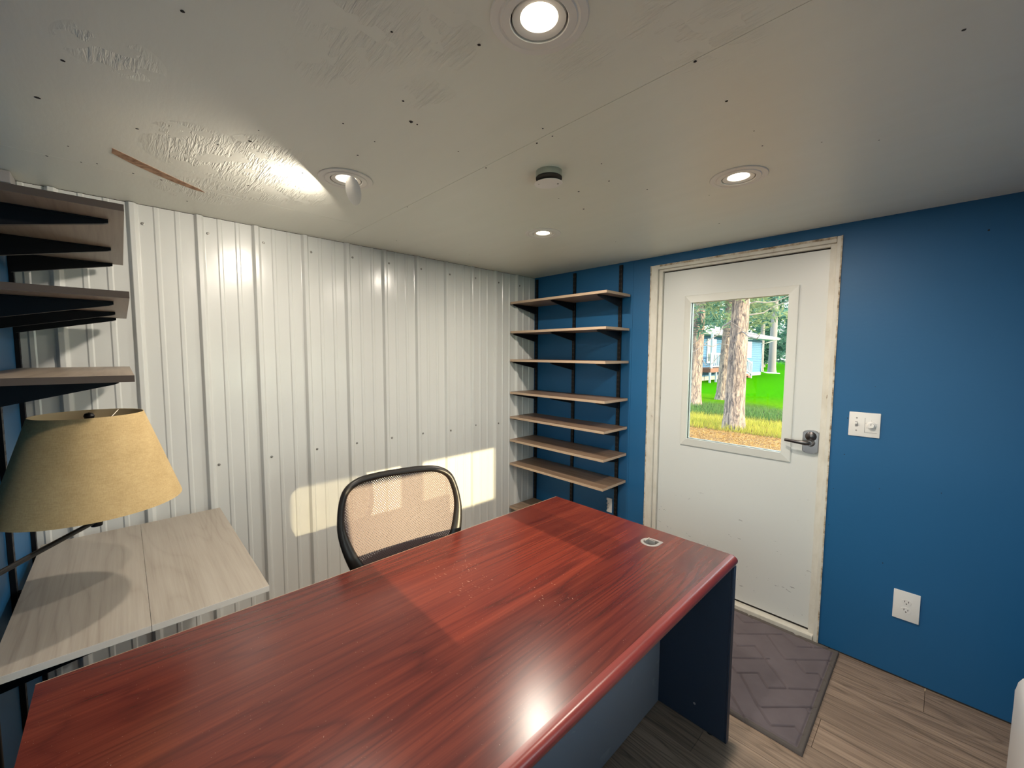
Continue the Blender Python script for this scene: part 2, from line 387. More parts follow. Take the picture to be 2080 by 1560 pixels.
for a, b in zip(cuts, cuts[1:]):
    if b < ROOM_Y: b = ROOM_Y
    if a <= b: continue
    pr = profile(a, b); bm = bmesh.new()
    lo = [bm.verts.new((x, y, 0.0)) for y, x in pr]; hi = [bm.verts.new((x, y, H-0.002)) for y, x in pr]
    lo2 = [bm.verts.new((x-0.0012, y, 0.0)) for y, x in pr]; hi2 = [bm.verts.new((x-0.0012, y, H-0.002)) for y, x in pr]
    for i in range(len(pr)-1):
        bm.faces.new((lo[i], lo[i+1], hi[i+1], hi[i])); bm.faces.new((lo2[i+1], lo2[i], hi2[i], hi2[i+1]))
        bm.faces.new((lo[i], lo2[i], lo2[i+1], lo[i+1])); bm.faces.new((hi[i], hi[i+1], hi2[i+1], hi2[i]))
    obj('steel_panel', bm, M['steel'], wl)
# screws
bm = bmesh.new(); add_lathe(bm, [(0.0, 0.0045), (0.003, 0.0045), (0.0042, 0.003), (0.0042, 0.002), (0.0065, 0.0015), (0.0068, 0)], axis='x', seg=10)
s0 = obj('screw', bm, M['screw'], wl, local=True, smooth=True); first = True
for z in (2.05, 0.9485):
    for k in range(-1, 12):
        yy = rib0-0.2286*k-0.196
        if not (ROOM_Y+0.02 < yy < -0.01): continue
        p = (0, yy, z+random.uniform(-0.006, 0.006))
        if first: s0.location = p; first = False
        else: inst(s0, wl, p)

# ------------------------------------------------------------ blue walls
FX0, FX1, FT = 1.0553, 2.0428, 2.0729
wb_ = thing('wall_back', 'blue painted plywood wall with the white door in it', 'wall', (0, 0, 0), kind='structure')
t = 0.09; g1 = 0.0006
for bx in ((0, 0.925-g1, 0, t, 0, H), (0.925+g1, FX0, 0.0, t, 0, H), (FX0, FX1, 0, t, FT, H), (FX1, ROOM_X+0.06, 0, t, 0, H)):
    obj('plywood_sheet', BB(*bx), M['blue'], wb_)
dents = [(2.107, 1.19, .004), (2.103, 1.01, .004), (2.07, .83, .003), (2.06, .64, .003), (2.24, .87, .003), (2.51, 2.0, .006), (2.27, .52, .004), (2.44, .9, .003), (.6, 1.6, .003), (2.2, 1.35, .0025)]
bm = bmesh.new()
for x, z, r in dents: add_lathe(bm, [(0, -0.0006), (r*0.5, -0.0006), (r*0.6, 0.0)], (x, 0, z), 'y', 8)
tag(obj('screw_dimple', bm, M['gap'], wb_), kind='stuff')
obj('floor_gap', BB(FX1+0.001, ROOM_X, -0.0015, 0.0, 0.0003, 0.006), M['gap'], wb_)
wf = thing('wall_front', 'blue painted wall carrying the left-hand shelves', 'wall', (0, ROOM_Y, 0), kind='structure')
obj('plywood_sheet', BB(0, 1.22-g1, ROOM_Y-0.06, ROOM_Y, 0, H), M['blue'], wf)
for bx in ((1.22+g1, 1.40, 0, H), (2.60, ROOM_X+0.06, 0, H), (1.40, 2.60, 0, 0.95), (1.40, 2.60, 1.70, H)): obj('plywood_sheet', BB(bx[0], bx[1], ROOM_Y-0.06, ROOM_Y, bx[2], bx[3]), M['blue'], wf)
wr_ = thing('wall_right', 'blue painted wall with the long low window', 'wall', (ROOM_X, 0, 0), kind='structure')
y0, y1, z0, z1 = WIN; T = 0.06
for bx in ((ROOM_X, ROOM_X+T, ROOM_Y, y0, 0, H), (ROOM_X, ROOM_X+T, y1, 0, 0, H), (ROOM_X, ROOM_X+T, y0, y1, 0, z0), (ROOM_X, ROOM_X+T, y0, y1, z1+0.012, H)):
    obj('wall_section', BB(*bx), M['blue'], wr_)
w2 = thing('added_fill_window', 'added unseen window behind the camera, for cool fill light', 'window', (2.0, ROOM_Y, 0.95), kind='structure')  # unseen window, added to throw cool light on the door and blue wall
bm = bmesh.new()
for bx in ((1.40, 1.43, 0.95, 1.70), (2.57, 2.60, 0.95, 1.70), (1.43, 2.57, 0.95, 0.98), (1.43, 2.57, 1.67, 1.70), (1.985, 2.015, 0.98, 1.67)): add_box(bm, bx[0], bx[1], ROOM_Y-0.055, ROOM_Y-0.03, bx[2], bx[3])
obj('window_frame', bm, M['vinyl'], w2)
for a, b in ((1.43, 1.985), (2.015, 2.57)): obj('pane', BB(a, b, ROOM_Y-0.044, ROOM_Y-0.041, 0.98, 1.67), M['glass'], w2)
w1 = thing('window_1', 'long low sliding window letting in the low sun', 'window', (ROOM_X, (y0+y1)/2, z0), kind='structure')
fx0, fx1 = ROOM_X+0.03, ROOM_X+0.055
bm = bmesh.new()
e = 0.012
add_box(bm, fx0, fx1, y0-0.0, y0+e, z0, z1+0.012); add_box(bm, fx0, fx1, y1-e, y1, z0, z1+0.012)
add_box(bm, fx0, fx1, y0+e, y1-e, z0-0.0, z0+0.006); add_box(bm, fx0, fx1, y0+e, y1-e, z1+0.006, z1+0.012)
obj('window_frame', bm, M['vinyl'], w1)
obj('meeting_stile', BB(fx0, fx1, -1.32, -1.15, z0+0.006, z1+0.006), M['vinyl'], w1)
obj('pane', BB(fx0+0.01, fx0+0.013, y0+e, -1.32, z0+0.006, z1+0.006), M['glass'], w1)
obj('pane', BB(fx0+0.01, fx0+0.013, -1.15, y1-e, z0+0.006, z1+0.006), M['glass'], w1)
obj('insect_screen', BB(fx0+0.018, fx0+0.0185, -1.15, y1-e, z0+0.006, z1+0.006), M['screen'], w1)

# ------------------------------------------------------------ door
tr = thing('trim_1', 'chipped cream door frame around the white door', 'door frame', ((FX0+FX1)/2, 0, 0), kind='structure')
SX0, SX1, ST, SB = 1.131, 1.996, 2.022, 0.045
obj('jamb', BB(FX0, SX0-0.028, -0.004, t, 0, FT, bev=0.003), M['trim'], tr)
obj('jamb', BB(SX1+0.028, FX1, -0.004, t, 0, FT, bev=0.003), M['trim'], tr)
obj('head', BB(SX0-0.028, SX1+0.028, -0.004, t, ST+0.022, FT, bev=0.003), M['trim'], tr)
obj('stop', BB(SX0-0.0275, SX0-0.002, 0.012, t, 0.03, ST+0.021, bev=0.002), M['trim'], tr)
obj('stop', BB(SX1+0.002, SX1+0.0275, 0.012, t, 0.03, ST+0.021, bev=0.002), M['trim'], tr)
obj('stop', BB(SX0-0.002, SX1+0.002, 0.012, t, ST+0.007, ST+0.0215, bev=0.002), M['trim'], tr)
obj('threshold', BB(FX0+0.0325, FX1-0.0195, -0.012, t, 0, 0.032, bev=0.004), M['trim'], tr)
bm = bmesh.new()
add_box(bm, FX0-0.004, FX0+0.002, -0.0062, -0.0035, 0, FT); add_box(bm, FX1-0.002, FX1+0.004, -0.0062, -0.0035, 0, FT)
add_box(bm, FX0+0.06, FX1-0.02, -0.0062, -0.0035, FT-0.012, FT-0.001)
tag(obj('rough_edge', bm, M['caulk'], tr), 'chipped bare edge of the frame')
dr = thing('door_1', 'white half-glass door scuffed near the bottom', 'door', ((SX0+SX1)/2, 0.02, SB), kind='structure')
wl_, wr2, wb2, wt2 = 1.275, 1.8755, 0.92, 1.8605
gx0, gx1, gz0, gz1 = 1.316, 1.831, 0.966, 1.815
Y = 0.03; YB = 0.062
bm = bmesh.new()
add_box(bm, SX0, gx0, Y, YB, SB, ST); add_box(bm, gx1, SX1, Y, YB, SB, ST); add_box(bm, gx0, gx1, Y, YB, SB, gz0); add_box(bm, gx0, gx1, Y, YB, gz1, ST)
bmesh.ops.remove_doubles(bm, verts=bm.verts, dist=1e-5)
obj('slab', bm, M['door'], dr)
def frame_ring(bm, x0, x1, z0, z1, x2, x3, z2, z3, ya, yb):
    """sloped picture frame between an outer rectangle at ya and an inner one at yb"""
    A = [(x0, ya, z0), (x1, ya, z0), (x1, ya, z1), (x0, ya, z1)]; B = [(x2, yb, z2), (x3, yb, z2), (x3, yb, z3), (x2, yb, z3)]
    C_ = [(x0, Y, z0), (x1, Y, z0), (x1, Y, z1), (x0, Y, z1)]; D = [(x2, Y+0.012, z2), (x3, Y+0.012, z2), (x3, Y+0.012, z3), (x2, Y+0.012, z3)]
    r = [[bm.verts.new(p) for p in q] for q in (C_, A, B, D)]
    for P_, Q in zip(r, r[1:]):
        for i in range(4): bm.faces.new((P_[i], P_[(i+1) % 4], Q[(i+1) % 4], Q[i]))
bm = bmesh.new()
frame_ring(bm, wl_, wr2, wb2, wt2, wl_+0.004, wr2-0.004, wb2+0.004, wt2-0.004, Y-0.006, Y-0.008)
frame_ring(bm, wl_+0.003, wr2-0.003, wb2+0.003, wt2-0.003, gx0-0.0, gx1+0.0, gz0-0.0, gz1+0.0, Y-0.008, Y-0.015)
obj('window_moulding', bm, M['trim_white'], dr)
obj('pane', BB(gx0, gx1, 0.055, 0.059, gz0, gz1), M['glass'], dr)
obj('sweep_gap', BB(SX0, SX1, 0.035, 0.07, 0.033, SB-0.001), M['gap'], dr)
obj('top_gap', BB(SX0, SX1, 0.036, 0.07, ST+0.001, ST+0.0065), M['gap'], dr)
# lock plate and lever
lk = (1.962, Y, 1.045)
bm = bmesh.new(); pts = []
for i in range(13): a = PI*i/12; pts.append((lk[0]+0.036*math.cos(a), Y-0.002, lk[2]+0.046+0.016*math.sin(a)))
for i in range(13): a = PI+PI*i/12; pts.append((lk[0]+0.036*math.cos(a), Y-0.002, lk[2]-0.046+0.014*math.sin(a)))
add_prism(bm, pts, (0, -0.014, 0))
bmesh.ops.bevel(bm, geom=[e for e in bm.edges if all(abs(v.co.y-(Y-0.016)) < 1e-4 for v in e.verts)], offset=0.004, segments=3, affect='EDGES')
lp = tag(obj('lock_plate', bm, M['nickel'], dr, smooth=True, origin=None), 'arched brushed nickel lock plate')
bm = bmesh.new(); add_lathe(bm, [(0.020, -0.0), (0.020, -0.006), (0.016, -0.012), (0.013, -0.030), (0.0, -0.030)], (lk[0], Y-0.016, lk[2]-0.002), 'y', 20)
obj('hub', bm, M['nickel'], lp, smooth=True, origin=None) if False else None
o = obj('rose', bm, M['nickel'], dr, smooth=True)
bm = bmesh.new(); add_lathe(bm, [(0.0, -0.012), (0.012, -0.011), (0.022, -0.006), (0.025, 0.0)], (lk[0], Y-0.016, lk[2]+0.030), 'y', 20)
obj('keypad', bm, M['darkmetal'], dr, smooth=True)
bm = bmesh.new(); zz = lk[2]-0.002
add_tube(bm, [(lk[0], Y-0.046, zz), (lk[0]-0.015, Y-0.052, zz), (lk[0]-0.05, Y-0.054, zz+0.001), (lk[0]-0.088, Y-0.052, zz+0.003), (lk[0]-0.108, Y-0.048, zz+0.004)], [(0.007, 0.010), (0.007, 0.011), (0.006, 0.009), (0.0055, 0.008), (0.005, 0.007)], 12)
add_tube(bm, [(lk[0], Y-0.03, zz), (lk[0], Y-0.05, zz)], 0.011, 12)
tag(obj('lever', bm, M['darkmetal'], dr, smooth=True), 'dark metal lever handle')

# ------------------------------------------------------------ wall fittings
def plate(name, x0, x1, z0, z1, label, cat):
    t_ = thing(name, label, cat, ((x0+x1)/2, 0, z0))
    obj('plate', BB(x0, x1, -0.006, 0, z0, z1, bev=0.0025), M['plate'], t_, smooth=True); return t_
sw = plate('switch_plate', 2.113, 2.228, 1.108, 1.224, 'white double switch plate with toggle and round dial beside the door', 'light switch')
cx_ = 2.142; cz = 1.166
obj('toggle_slot', BB(cx_-0.005, cx_+0.005, -0.0066, -0.006, cz-0.012, cz+0.012), M['plated'], sw)
bm = bmesh.new(); add_prism(bm, [(cx_-0.0042, -0.006, cz-0.006), (cx_-0.0042, -0.006, cz+0.008), (cx_-0.0042, -0.018, cz+0.011), (cx_-0.0042, -0.018, cz+0.003)], (0.0084, 0, 0)); obj('toggle', bm, M['plate'], sw)
for dz in (-0.03, 0.03):
    bm = bmesh.new(); add_lathe(bm, [(0, -0.0012), (0.0032, -0.0008), (0.0035, 0)], (cx_, -0.006, cz+dz), 'y', 10); obj('screw', bm, M['plated'], sw)
bm = bmesh.new(); cx2 = 2.196
for a in (BB, ): pass
add_box(bm, cx2-0.024, cx2-0.0225, -0.0066, -0.006, cz-0.037, cz+0.033); add_box(bm, cx2-0.024, cx2+0.022, -0.0066, -0.006, cz-0.037, cz-0.0355)
obj('label_border', bm, M['plated'], sw)
bm = bmesh.new(); add_lathe(bm, [(0.017, 0), (0.0165, -0.008), (0.012, -0.010), (0.0115, -0.016), (0, -0.016)], (cx2, -0.006, cz), 'y', 24); obj('dial', bm, M['plate'], sw, smooth=True)
bm = bmesh.new()
for a in (-2.3, -1.2, 0.0, 1.2, 2.3): add_box(bm, cx2+0.021*math.sin(a)-0.001, cx2+0.021*math.sin(a)+0.001, -0.0066, -0.006, cz+0.021*math.cos(a)-0.001, cz+0.021*math.cos(a)+0.001)
add_box(bm, cx2-0.001, cx2+0.001, -0.0226, -0.022, cz, cz+0.010)
tag(obj("tick_mark", bm, M["plated"], sw), kind="stuff")
op = plate('outlet_plate', 2.315, 2.404, 0.283, 0.418, 'white duplex power outlet low on the blue wall right of the door', 'power outlet')
for dz in (-0.019, 0.019):
    cx_, cz = 2.3595, 0.3505+dz
    bm = bmesh.new(); pts = [(cx_+max(-0.0165, min(0.0165, 0.0175*math.cos(a))), -0.006, cz+0.0135*math.sin(a)) for a in [2*PI*i/24 for i in range(24)]]
    add_prism(bm, pts, (0, -0.0012, 0)); rc = obj('receptacle', bm, M['plate'], op)
    bm = bmesh.new()
    add_box(bm, cx_-0.0075, cx_-0.0055, -0.0078, -0.0072, cz-0.001, cz+0.007); add_box(bm, cx_+0.0055, cx_+0.0075, -0.0078, -0.0072, cz-0.001, cz+0.007)
    add_lathe(bm, [(0, -0.0006), (0.0025, -0.0006), (0.0025, 0)], (cx_, -0.0072, cz-0.007), 'y', 8)
    obj('slot', bm, M['groove'], op)
ot = thing('bare_outlet', 'small uncovered white outlet splashed with blue behind the shelf upright', 'power outlet', (0.775, 0, 0.34))
obj('body', BB(0.748, 0.800, -0.008, 0, 0.335, 0.440, bev=0.003), M['plate'], ot)
bm = bmesh.new()
for z in (0.362, 0.395): add_box(bm, 0.760, 0.763, -0.0088, -0.008, z, z+0.008); add_box(bm, 0.770, 0.773, -0.0088, -0.008, z, z+0.008)
pts = [(0.752+0.012*abs(math.sin(z*190))+0.002*random.random(), -0.0085, z) for z in [0.335+0.0105*i for i in range(11)]]
add_prism(bm, [(0.748, -0.0085, 0.335)]+pts+[(0.748, -0.0085, 0.44)], (0, 0.0004, 0))
obj('slot', bm, M['blue'], ot)

# ------------------------------------------------------------ wall standards and shelves
def standard(x, ywall, sgn, z0, z1, label):
    """slotted upright; sgn = -1 for a wall facing -y, +1 for one facing +y"""
    t_ = thing('shelf_standard', label, 'shelf upright', (x, ywall, z0))
    ya, yb = sorted((ywall, ywall+sgn*0.013)); w = 0.0125
    bm = bmesh.new(); add_box(bm, x-w, x+w, ya, yb, z0, z1, bev=0.0012); obj('channel', bm, M['black'], t_)
    bm = bmesh.new(); z = z0+0.02
    yf = ywall+sgn*0.013
    while z < z1-0.02:
        for dx in (-0.006, 0.006): add_box(bm, x+dx-0.0016, x+dx+0.0016, min(yf, yf+sgn*0.0004), max(yf, yf+sgn*0.0004), z, z+0.012)
        z += 0.032
    tag(obj('slots', bm, M['groove'], t_), kind='stuff')
    return t_
def bracket_bm(x, ywall, sgn, zt, length, drop=0.062, w=0.005):
    bm = bmesh.new(); a = ywall+sgn*0.0135
    pr_ = [(x-w, a, zt), (x-w, a+sgn*length, zt), (x-w, a+sgn*length, zt-0.008), (x-w, a+sgn*(length-0.01), zt-0.012), (x-w, a, zt-drop)]
    add_prism(bm, pr_, (2*w, 0, 0))
    ya, yb = sorted((a, a+sgn*length)); add_box(bm, x-w*1.8, x+w*1.8, ya, yb, zt-0.0025, zt)
    return bm
rx = (0.031, 0.428, 0.832)
for x, nm in zip(rx, ('black slotted shelf upright in the corner by the steel wall', 'middle black slotted shelf upright behind the right-hand shelves', 'black slotted shelf upright nearest the door')):
    standard(x, 0.0, -1, 0.2, 2.112, nm)
tops = [1.904, 1.674, 1.450, 1.190, 0.990, 0.802, 0.608, 0.247]
names = ['topmost tan shelf board high in the corner beside the door', 'second tan shelf from the top beside the door', 'third tan shelf from the top, level with the eye', 'tan shelf in the middle of the corner stack, fourth from the top', 'fifth tan shelf from the top in the corner stack', 'sixth tan shelf from the top, last but one above the desk', 'lowest tan shelf seen above the desk, seventh from the top', 'bottom tan shelf mostly hidden behind the mahogany desk']
for z, nm in zip(tops, names):
    t_ = thing('wall_shelf', nm, 'shelf', (0.46, 0, z-0.017), group='right-hand corner shelves')
    bm = BB(0.019, 0.912, -0.297, -0.014, z-0.017, z); b_ = obj('board', bm, [M['tan'], M['tan_edge']], t_)
    for p in b_.data.polygons:
        if abs(p.normal.z) < 0.5: p.material_index = 1
    for x in rx: obj('bracket', bracket_bm(x, 0, -1, z-0.0175, 0.262), M['black'], t_)
lx = (0.05, 0.458, 0.865)
for x, nm in zip(lx, ('black slotted upright on the left wall next to the steel wall', 'middle black slotted upright on the left wall behind the lamp', 'black slotted upright on the left wall nearest the desk')):
    standard(x, ROOM_Y, 1, 0.2, 2.10, nm)
for z, nm in ((1.862, 'highest shade-toned oak shelf at the upper left under the ceiling'), (1.648, 'middle shade-toned oak shelf at the upper left'), (1.436, 'shade-toned oak shelf just above the tan lampshade')):
    t_ = thing('wall_shelf', nm, 'shelf', (0.53, ROOM_Y, z-0.017), group='left-hand shelves')
    b_ = obj('board', BB(0.105, 0.988, ROOM_Y+0.014, -2.534, z-0.017, z), [M['dimoak'], M['dim_edge']], t_)
    for p in b_.data.polygons:
        if abs(p.normal.z) < 0.5: p.material_index = 1
    for x in lx: obj('bracket', bracket_bm(max(x, 0.118) if x < 0.1 else x, ROOM_Y, 1, z-0.0175, 0.262, 0.068, 0.0065), M['black'], t_)
t_ = thing('wall_worktop', 'deep grey oak wall shelf of two boards beneath the lamp', 'shelf', (0.53, ROOM_Y, 0.744))
for ya, yb in ((-2.812, -2.5320), (-2.5310, -2.252)):
    b_ = obj('board', BB(0.095, 0.992, ya, yb, 0.7445, 0.763, bev=0.0008), [M['oak'], M['oak_edge_lit']], t_)
    for p in b_.data.polygons:
        if abs(p.normal.z) < 0.4: p.material_index = 1
for x in lx: obj('bracket', bracket_bm(max(x, 0.118) if x < 0.1 else x, ROOM_Y, 1, 0.7440, 0.54, 0.09), M['black'], t_)
nl = tag(obj('ceiling_batten', BB(0.018, 0.12, ROOM_Y, ROOM_Y+0.03, H-0.042, H-0.001, bev=0.002), M['plated']), 'small painted batten in the top corner above the left shelves', 'batten', kind='structure')

# ------------------------------------------------------------ desk
DX0, DX1, DY0, DY1, DZ = 1.035, 1.928, -2.733, -0.913, 0.74
dk = thing('desk', 'large mahogany-topped desk with slate side panels', 'desk', ((DX0+DX1)/2, (DY0+DY1)/2, 0))
top_t = 0.030
# top: flat laminate, with rounded front edge made as its own band; hole for grommet
gcx, gcy = 1.642, -1.045
def dshape(r, back, n=20):
    p = [(gcx+r*math.cos(a), gcy+r*math.sin(a)) for a in [R(90)+R(270)*i/n for i in range(n+1)]]
    # round on -x/-y side, square corner on the far (+x,+y) side
    return p+[(gcx+back, gcy+back)] if back else p
bm = bmesh.new()
ex = DX1-0.030
vs = [bm.verts.new(p) for p in ((DX0+0.002, DY0, DZ), (ex, DY0, DZ), (ex, DY1, DZ), (DX0+0.002, DY1, DZ))]
es = [bm.edges.new((vs[i], vs[(i+1) % 4])) for i in range(4)]
hole = [bm.verts.new((x, y, DZ)) for x, y in dshape(0.0355, 0.0355)]
es += [bm.edges.new((hole[i], hole[(i+1) % len(hole)])) for i in range(len(hole))]
bmesh.ops.triangle_fill(bm, use_beauty=True, edges=es)
g_ = bmesh.ops.extrude_face_region(bm, geom=list(bm.faces))
bmesh.ops.translate(bm, verts=[e for e in g_['geom'] if isinstance(e, bmesh.types.BMVert)], vec=(0, 0, -top_t))
obj('top', bm, M['mahogany'], dk)
bm = bmesh.new(); n = 10; pts = [(ex, DY0, DZ-top_t), (ex, DY0, DZ)]
for i in range(n+1):
    a = PI/2-PI*i/n; pts.append((DX1-0.017+0.017*math.cos(a), DY0, DZ-0.0165+0.0165*math.sin(a)))
pts[-1] = (DX1-0.017, DY0, DZ-0.033)
pts.append((ex, DY0, DZ-0.033))
pts = [pts[1]]+pts[2:]
add_prism(bm, pts, (0, DY1-DY0, 0))
bmesh.ops.bevel(bm, geom=[e for e in bm.edges if all(abs(v.co.y-DY1) < 1e-4 for v in e.verts) and min(v.co.x for v in e.verts) > ex+0.001], offset=0.006, segments=3, affect='EDGES')
tag(obj('bullnose_edge', bm, M['edge'], dk, smooth=True), 'rounded reddish front edge')
obj('edge_band', BB(DX0, DX0+0.002, DY0, DY1, DZ-top_t, DZ-0.0003), M['tan_edge'], dk)
PY1 = DY1+0.008
obj('side_panel', BB(DX0+0.012, 1.916, DY1-0.030, DY1-0.004, 0.004, DZ-top_t-0.0005, bev=0.0015), M['slate'], dk)
obj('side_panel', BB(DX0+0.012, 1.916, DY0+0.006, DY0+0.032, 0.004, DZ-top_t-0.0005, bev=0.0015), M['slate'], dk)
obj('panel_edge_strip', BB(1.9165, 1.923, DY1-0.0305, DY1-0.0035, 0.004, DZ-top_t-0.004, bev=0.0015), M['slate'], dk)
obj('panel_edge_strip', BB(1.9165, 1.923, DY0+0.0055, DY0+0.0325, 0.004, DZ-top_t-0.004, bev=0.0015), M['slate'], dk)
obj('modesty_panel', BB(1.630, 1.648, DY0+0.033, DY1-0.031, 0.004, DZ-top_t-0.0005), M['slate_lit'], dk)
for (x, z) in ((1.80, 0.09), (1.80, 0.62)):
    bm = bmesh.new(); add_lathe(bm, [(0, -0.0015), (0.004, -0.0012), (0.005, 0)], (x, DY1-0.030, z), 'y', 12); obj('cam_cap', bm, M['plated'], dk)
for x in (1.10, 1.86):
    for y in (DY0+0.019, DY1-0.017):
        bm = bmesh.new(); add_lathe(bm, [(0.014, 0), (0.014, 0.004)], (x, y, 0), 'z', 14, cap=True); obj('glide', bm, M['blackp'], dk)
# grommet
bm = bmesh.new(); A = dshape(0.035, 0.035); B_ = dshape(0.026, 0.026); n = len(A)
def ringverts(P_, z): return [bm.verts.new((x, y, z)) for x, y in P_]
r_ = [ringverts(dshape(0.035, 0.035), DZ-0.02), ringverts(dshape(0.0375, 0.0375), DZ+0.0003), ringverts(dshape(0.0362, 0.0362), DZ+0.0016), ringverts(B_, DZ+0.0013), ringverts(dshape(0.0255, 0.0255), DZ-0.02)]
for P_, Q in zip(r_, r_[1:]):
    for i in range(n): bm.faces.new((P_[i], P_[(i+1) % n], Q[(i+1) % n], Q[i]))
gr = tag(obj('cable_grommet', bm, M['grommet'], dk), 'grey cable grommet with its flap stood open')
bm = bmesh.new(); add_box(bm, gcx-0.016, gcx-0.012, gcy-0.020, gcy+0.018, DZ-0.016, DZ+0.010, bev=0.001)
add_box(bm, gcx-0.012, gcx+0.016, gcy+0.008, gcy+0.012, DZ-0.012, DZ+0.006, bev=0.001)
obj('grommet_flap', bm, M['grommet'], dk)
bm = bmesh.new(); add_prism(bm, [(x, y, DZ-0.0205) for x, y in dshape(0.0345, 0.0345)], (0, 0, -0.002)); obj('grommet_shadow', bm, M['groove'], dk)
# scratches on the top (wear)
bm = bmesh.new()
def scratch(p0, p1, w, n_=1, sp=0.0):
    for k in range(n_):
        j = Vector((random.uniform(-sp, sp), random.uniform(-sp, sp), 0)); a = Vector((*p0, DZ+0.0002))+j; b = Vector((*p1, DZ+0.0002))+j
        d = (b-a).normalized(); s = Vector((-d.y, d.x, 0))*w/2
        vs = [bm.verts.new(p) for p in (a-s, a+s, b+s, b-s)]; bm.faces.new(vs)
random.seed(3)
for c, n_, sp in (((1.30, -1.72), 42, 0.055), ((1.42, -1.78), 18, 0.04), ((1.60, -1.62), 18, 0.04), ((1.22, -1.80), 16, 0.04)):
    for k in range(n_):
        x = c[0]+random.gauss(0, sp); y = c[1]+random.gauss(0, sp*0.8); l = random.uniform(0.001, 0.008); a = random.uniform(-0.6, 0.9)
        scratch((x, y), (x+l*math.cos(a), y+l*math.sin(a)), random.uniform(0.0004, 0.0009))
tag(obj('surface_nicks', bm, mat('pale_nick', (0.42, 0.24, 0.17), 0.6), dk), kind='stuff')

# ------------------------------------------------------------ office chair
def bspline(pts, n, closed=True):
    out = []; m_ = len(pts)
    for i in range(m_ if closed else m_-1):
        p0, p1, p2, p3 = (Vector(pts[(i+k-1) % m_]) if closed else Vector(pts[max(0, min(m_-1, i+k-1))]) for k in range(4))
        for j in range(n):
            t_ = j/n; out.append(0.5*((2*p1)+(p2-p0)*t_+(2*p0-5*p1+4*p2-p3)*t_*t_+(3*p1-p0-3*p2+p3)*t_**3))
    return out
ch = thing('office_chair', 'black mesh-backed office chair pushed in behind the desk', 'chair', (1.094, -1.763, 0), R(-10.2))
half = [(0.0, 0.125), (0.10, 0.124), (0.175, 0.115), (0.225, 0.085), (0.247, 0.03), (0.255, -0.04), (0.247, -0.10), (0.225, -0.17), (0.185, -0.26), (0.165, -0.32), (0.12, -0.345), (0.0, -0.35)]
loop = [(u, v) for u, v in half]+[(-u, v) for u, v in half[-2:0:-1]]
lean = R(12)
def B3(u, v, off=0.0):
    """point of the back: u across (+ = chair's left, local +y), v up along the leaning back"""
    f_ = -0.25+0.030*(u/0.25)**2+0.02*math.exp(-((v+0.2)/0.1)**2)+off
    return Vector((f_-math.sin(lean)*v*0.975, u*0.975, 0.866+math.cos(lean)*v*0.975))
lp2 = bspline([(u, v, 0) for u, v in loop], 6)
def wid(v): return 0.0145+0.012*max(0, min(1, (-v-0.02)/0.2))
bm = bmesh.new(); n = len(lp2); rings = []
for i, p in enumerate(lp2):
    a, b = lp2[i-1], lp2[(i+1) % n]; t_ = (b-a).normalized(); s = Vector((t_.y, -t_.x, 0))   # outward in uv
    w = wid(p.y); ring = []
    for k in range(10):
        an = 2*PI*k/10; du = s*w*math.cos(an); off = 0.016*math.sin(an)
        ring.append(bm.verts.new(B3(p.x+du.x, p.y+du.y, off)))
    rings.append(ring)
for i in range(n):
    A, B_ = rings[i], rings[(i+1) % n]
    for k in range(10): bm.faces.new((A[k], A[(k+1) % 10], B_[(k+1) % 10], B_[k]))
obj('back_frame', bm, M['frame_pl'], ch, smooth='all', local=True)
# inside test for the weave
poly = [(p.x, p.y) for p in lp2]
def inside(x, y):
    c = False; j = len(poly)-1
    for i in range(len(poly)):
        xi, yi = poly[i]; xj, yj = poly[j]
        if (yi > y) != (yj > y) and x < (xj-xi)*(y-yi)/(yj-yi)+xi: c = not c
        j = i
    return c
bm = bmesh.new(); P_, Q_ = 0.0102, 0.0056; wr0 = 0.0010
def ribbon(p, q, w):
    a, b = B3(*p), B3(*q); d = (b-a).normalized(); nn = Vector((1, 0, 0.2)).normalized(); s = d.cross(nn).normalized()*w/2
    vs = [bm.verts.new(x) for x in (a-s, a+s, b+s, b-s)]; bm.faces.new(vs)
rows_, cols_ = int(0.5/Q_), int(0.54/P_)
for r0 in range(rows_):
    v_ = -0.36+r0*Q_
    for c0 in range(cols_):
        u_ = -0.27+c0*P_+(P_/2 if r0 % 2 else 0)
        if not inside(u_, v_): continue
        for du in (-P_/2, P_/2):
            q = (u_+du, v_+Q_)
            if inside(*q): ribbon((u_, v_), q, 0.0046)
        # knot bar
        ribbon((u_-0.0026, v_), (u_+0.0026, v_), 0.0034)
tag(obj('back_mesh', bm, M['weave'], ch, local=True), 'open woven brown mesh', kind='stuff')
bm = bmesh.new(); add_tube(bm, [B3(-0.2, -0.225, -0.012), B3(-0.1, -0.21, -0.022), B3(0, -0.202, -0.026), B3(0.1, -0.20, -0.022), B3(0.2, -0.205, -0.012)], (0.008, 0.022), 10)
obj('lumbar_bar', bm, M['blackp'], ch, smooth=True, local=True)
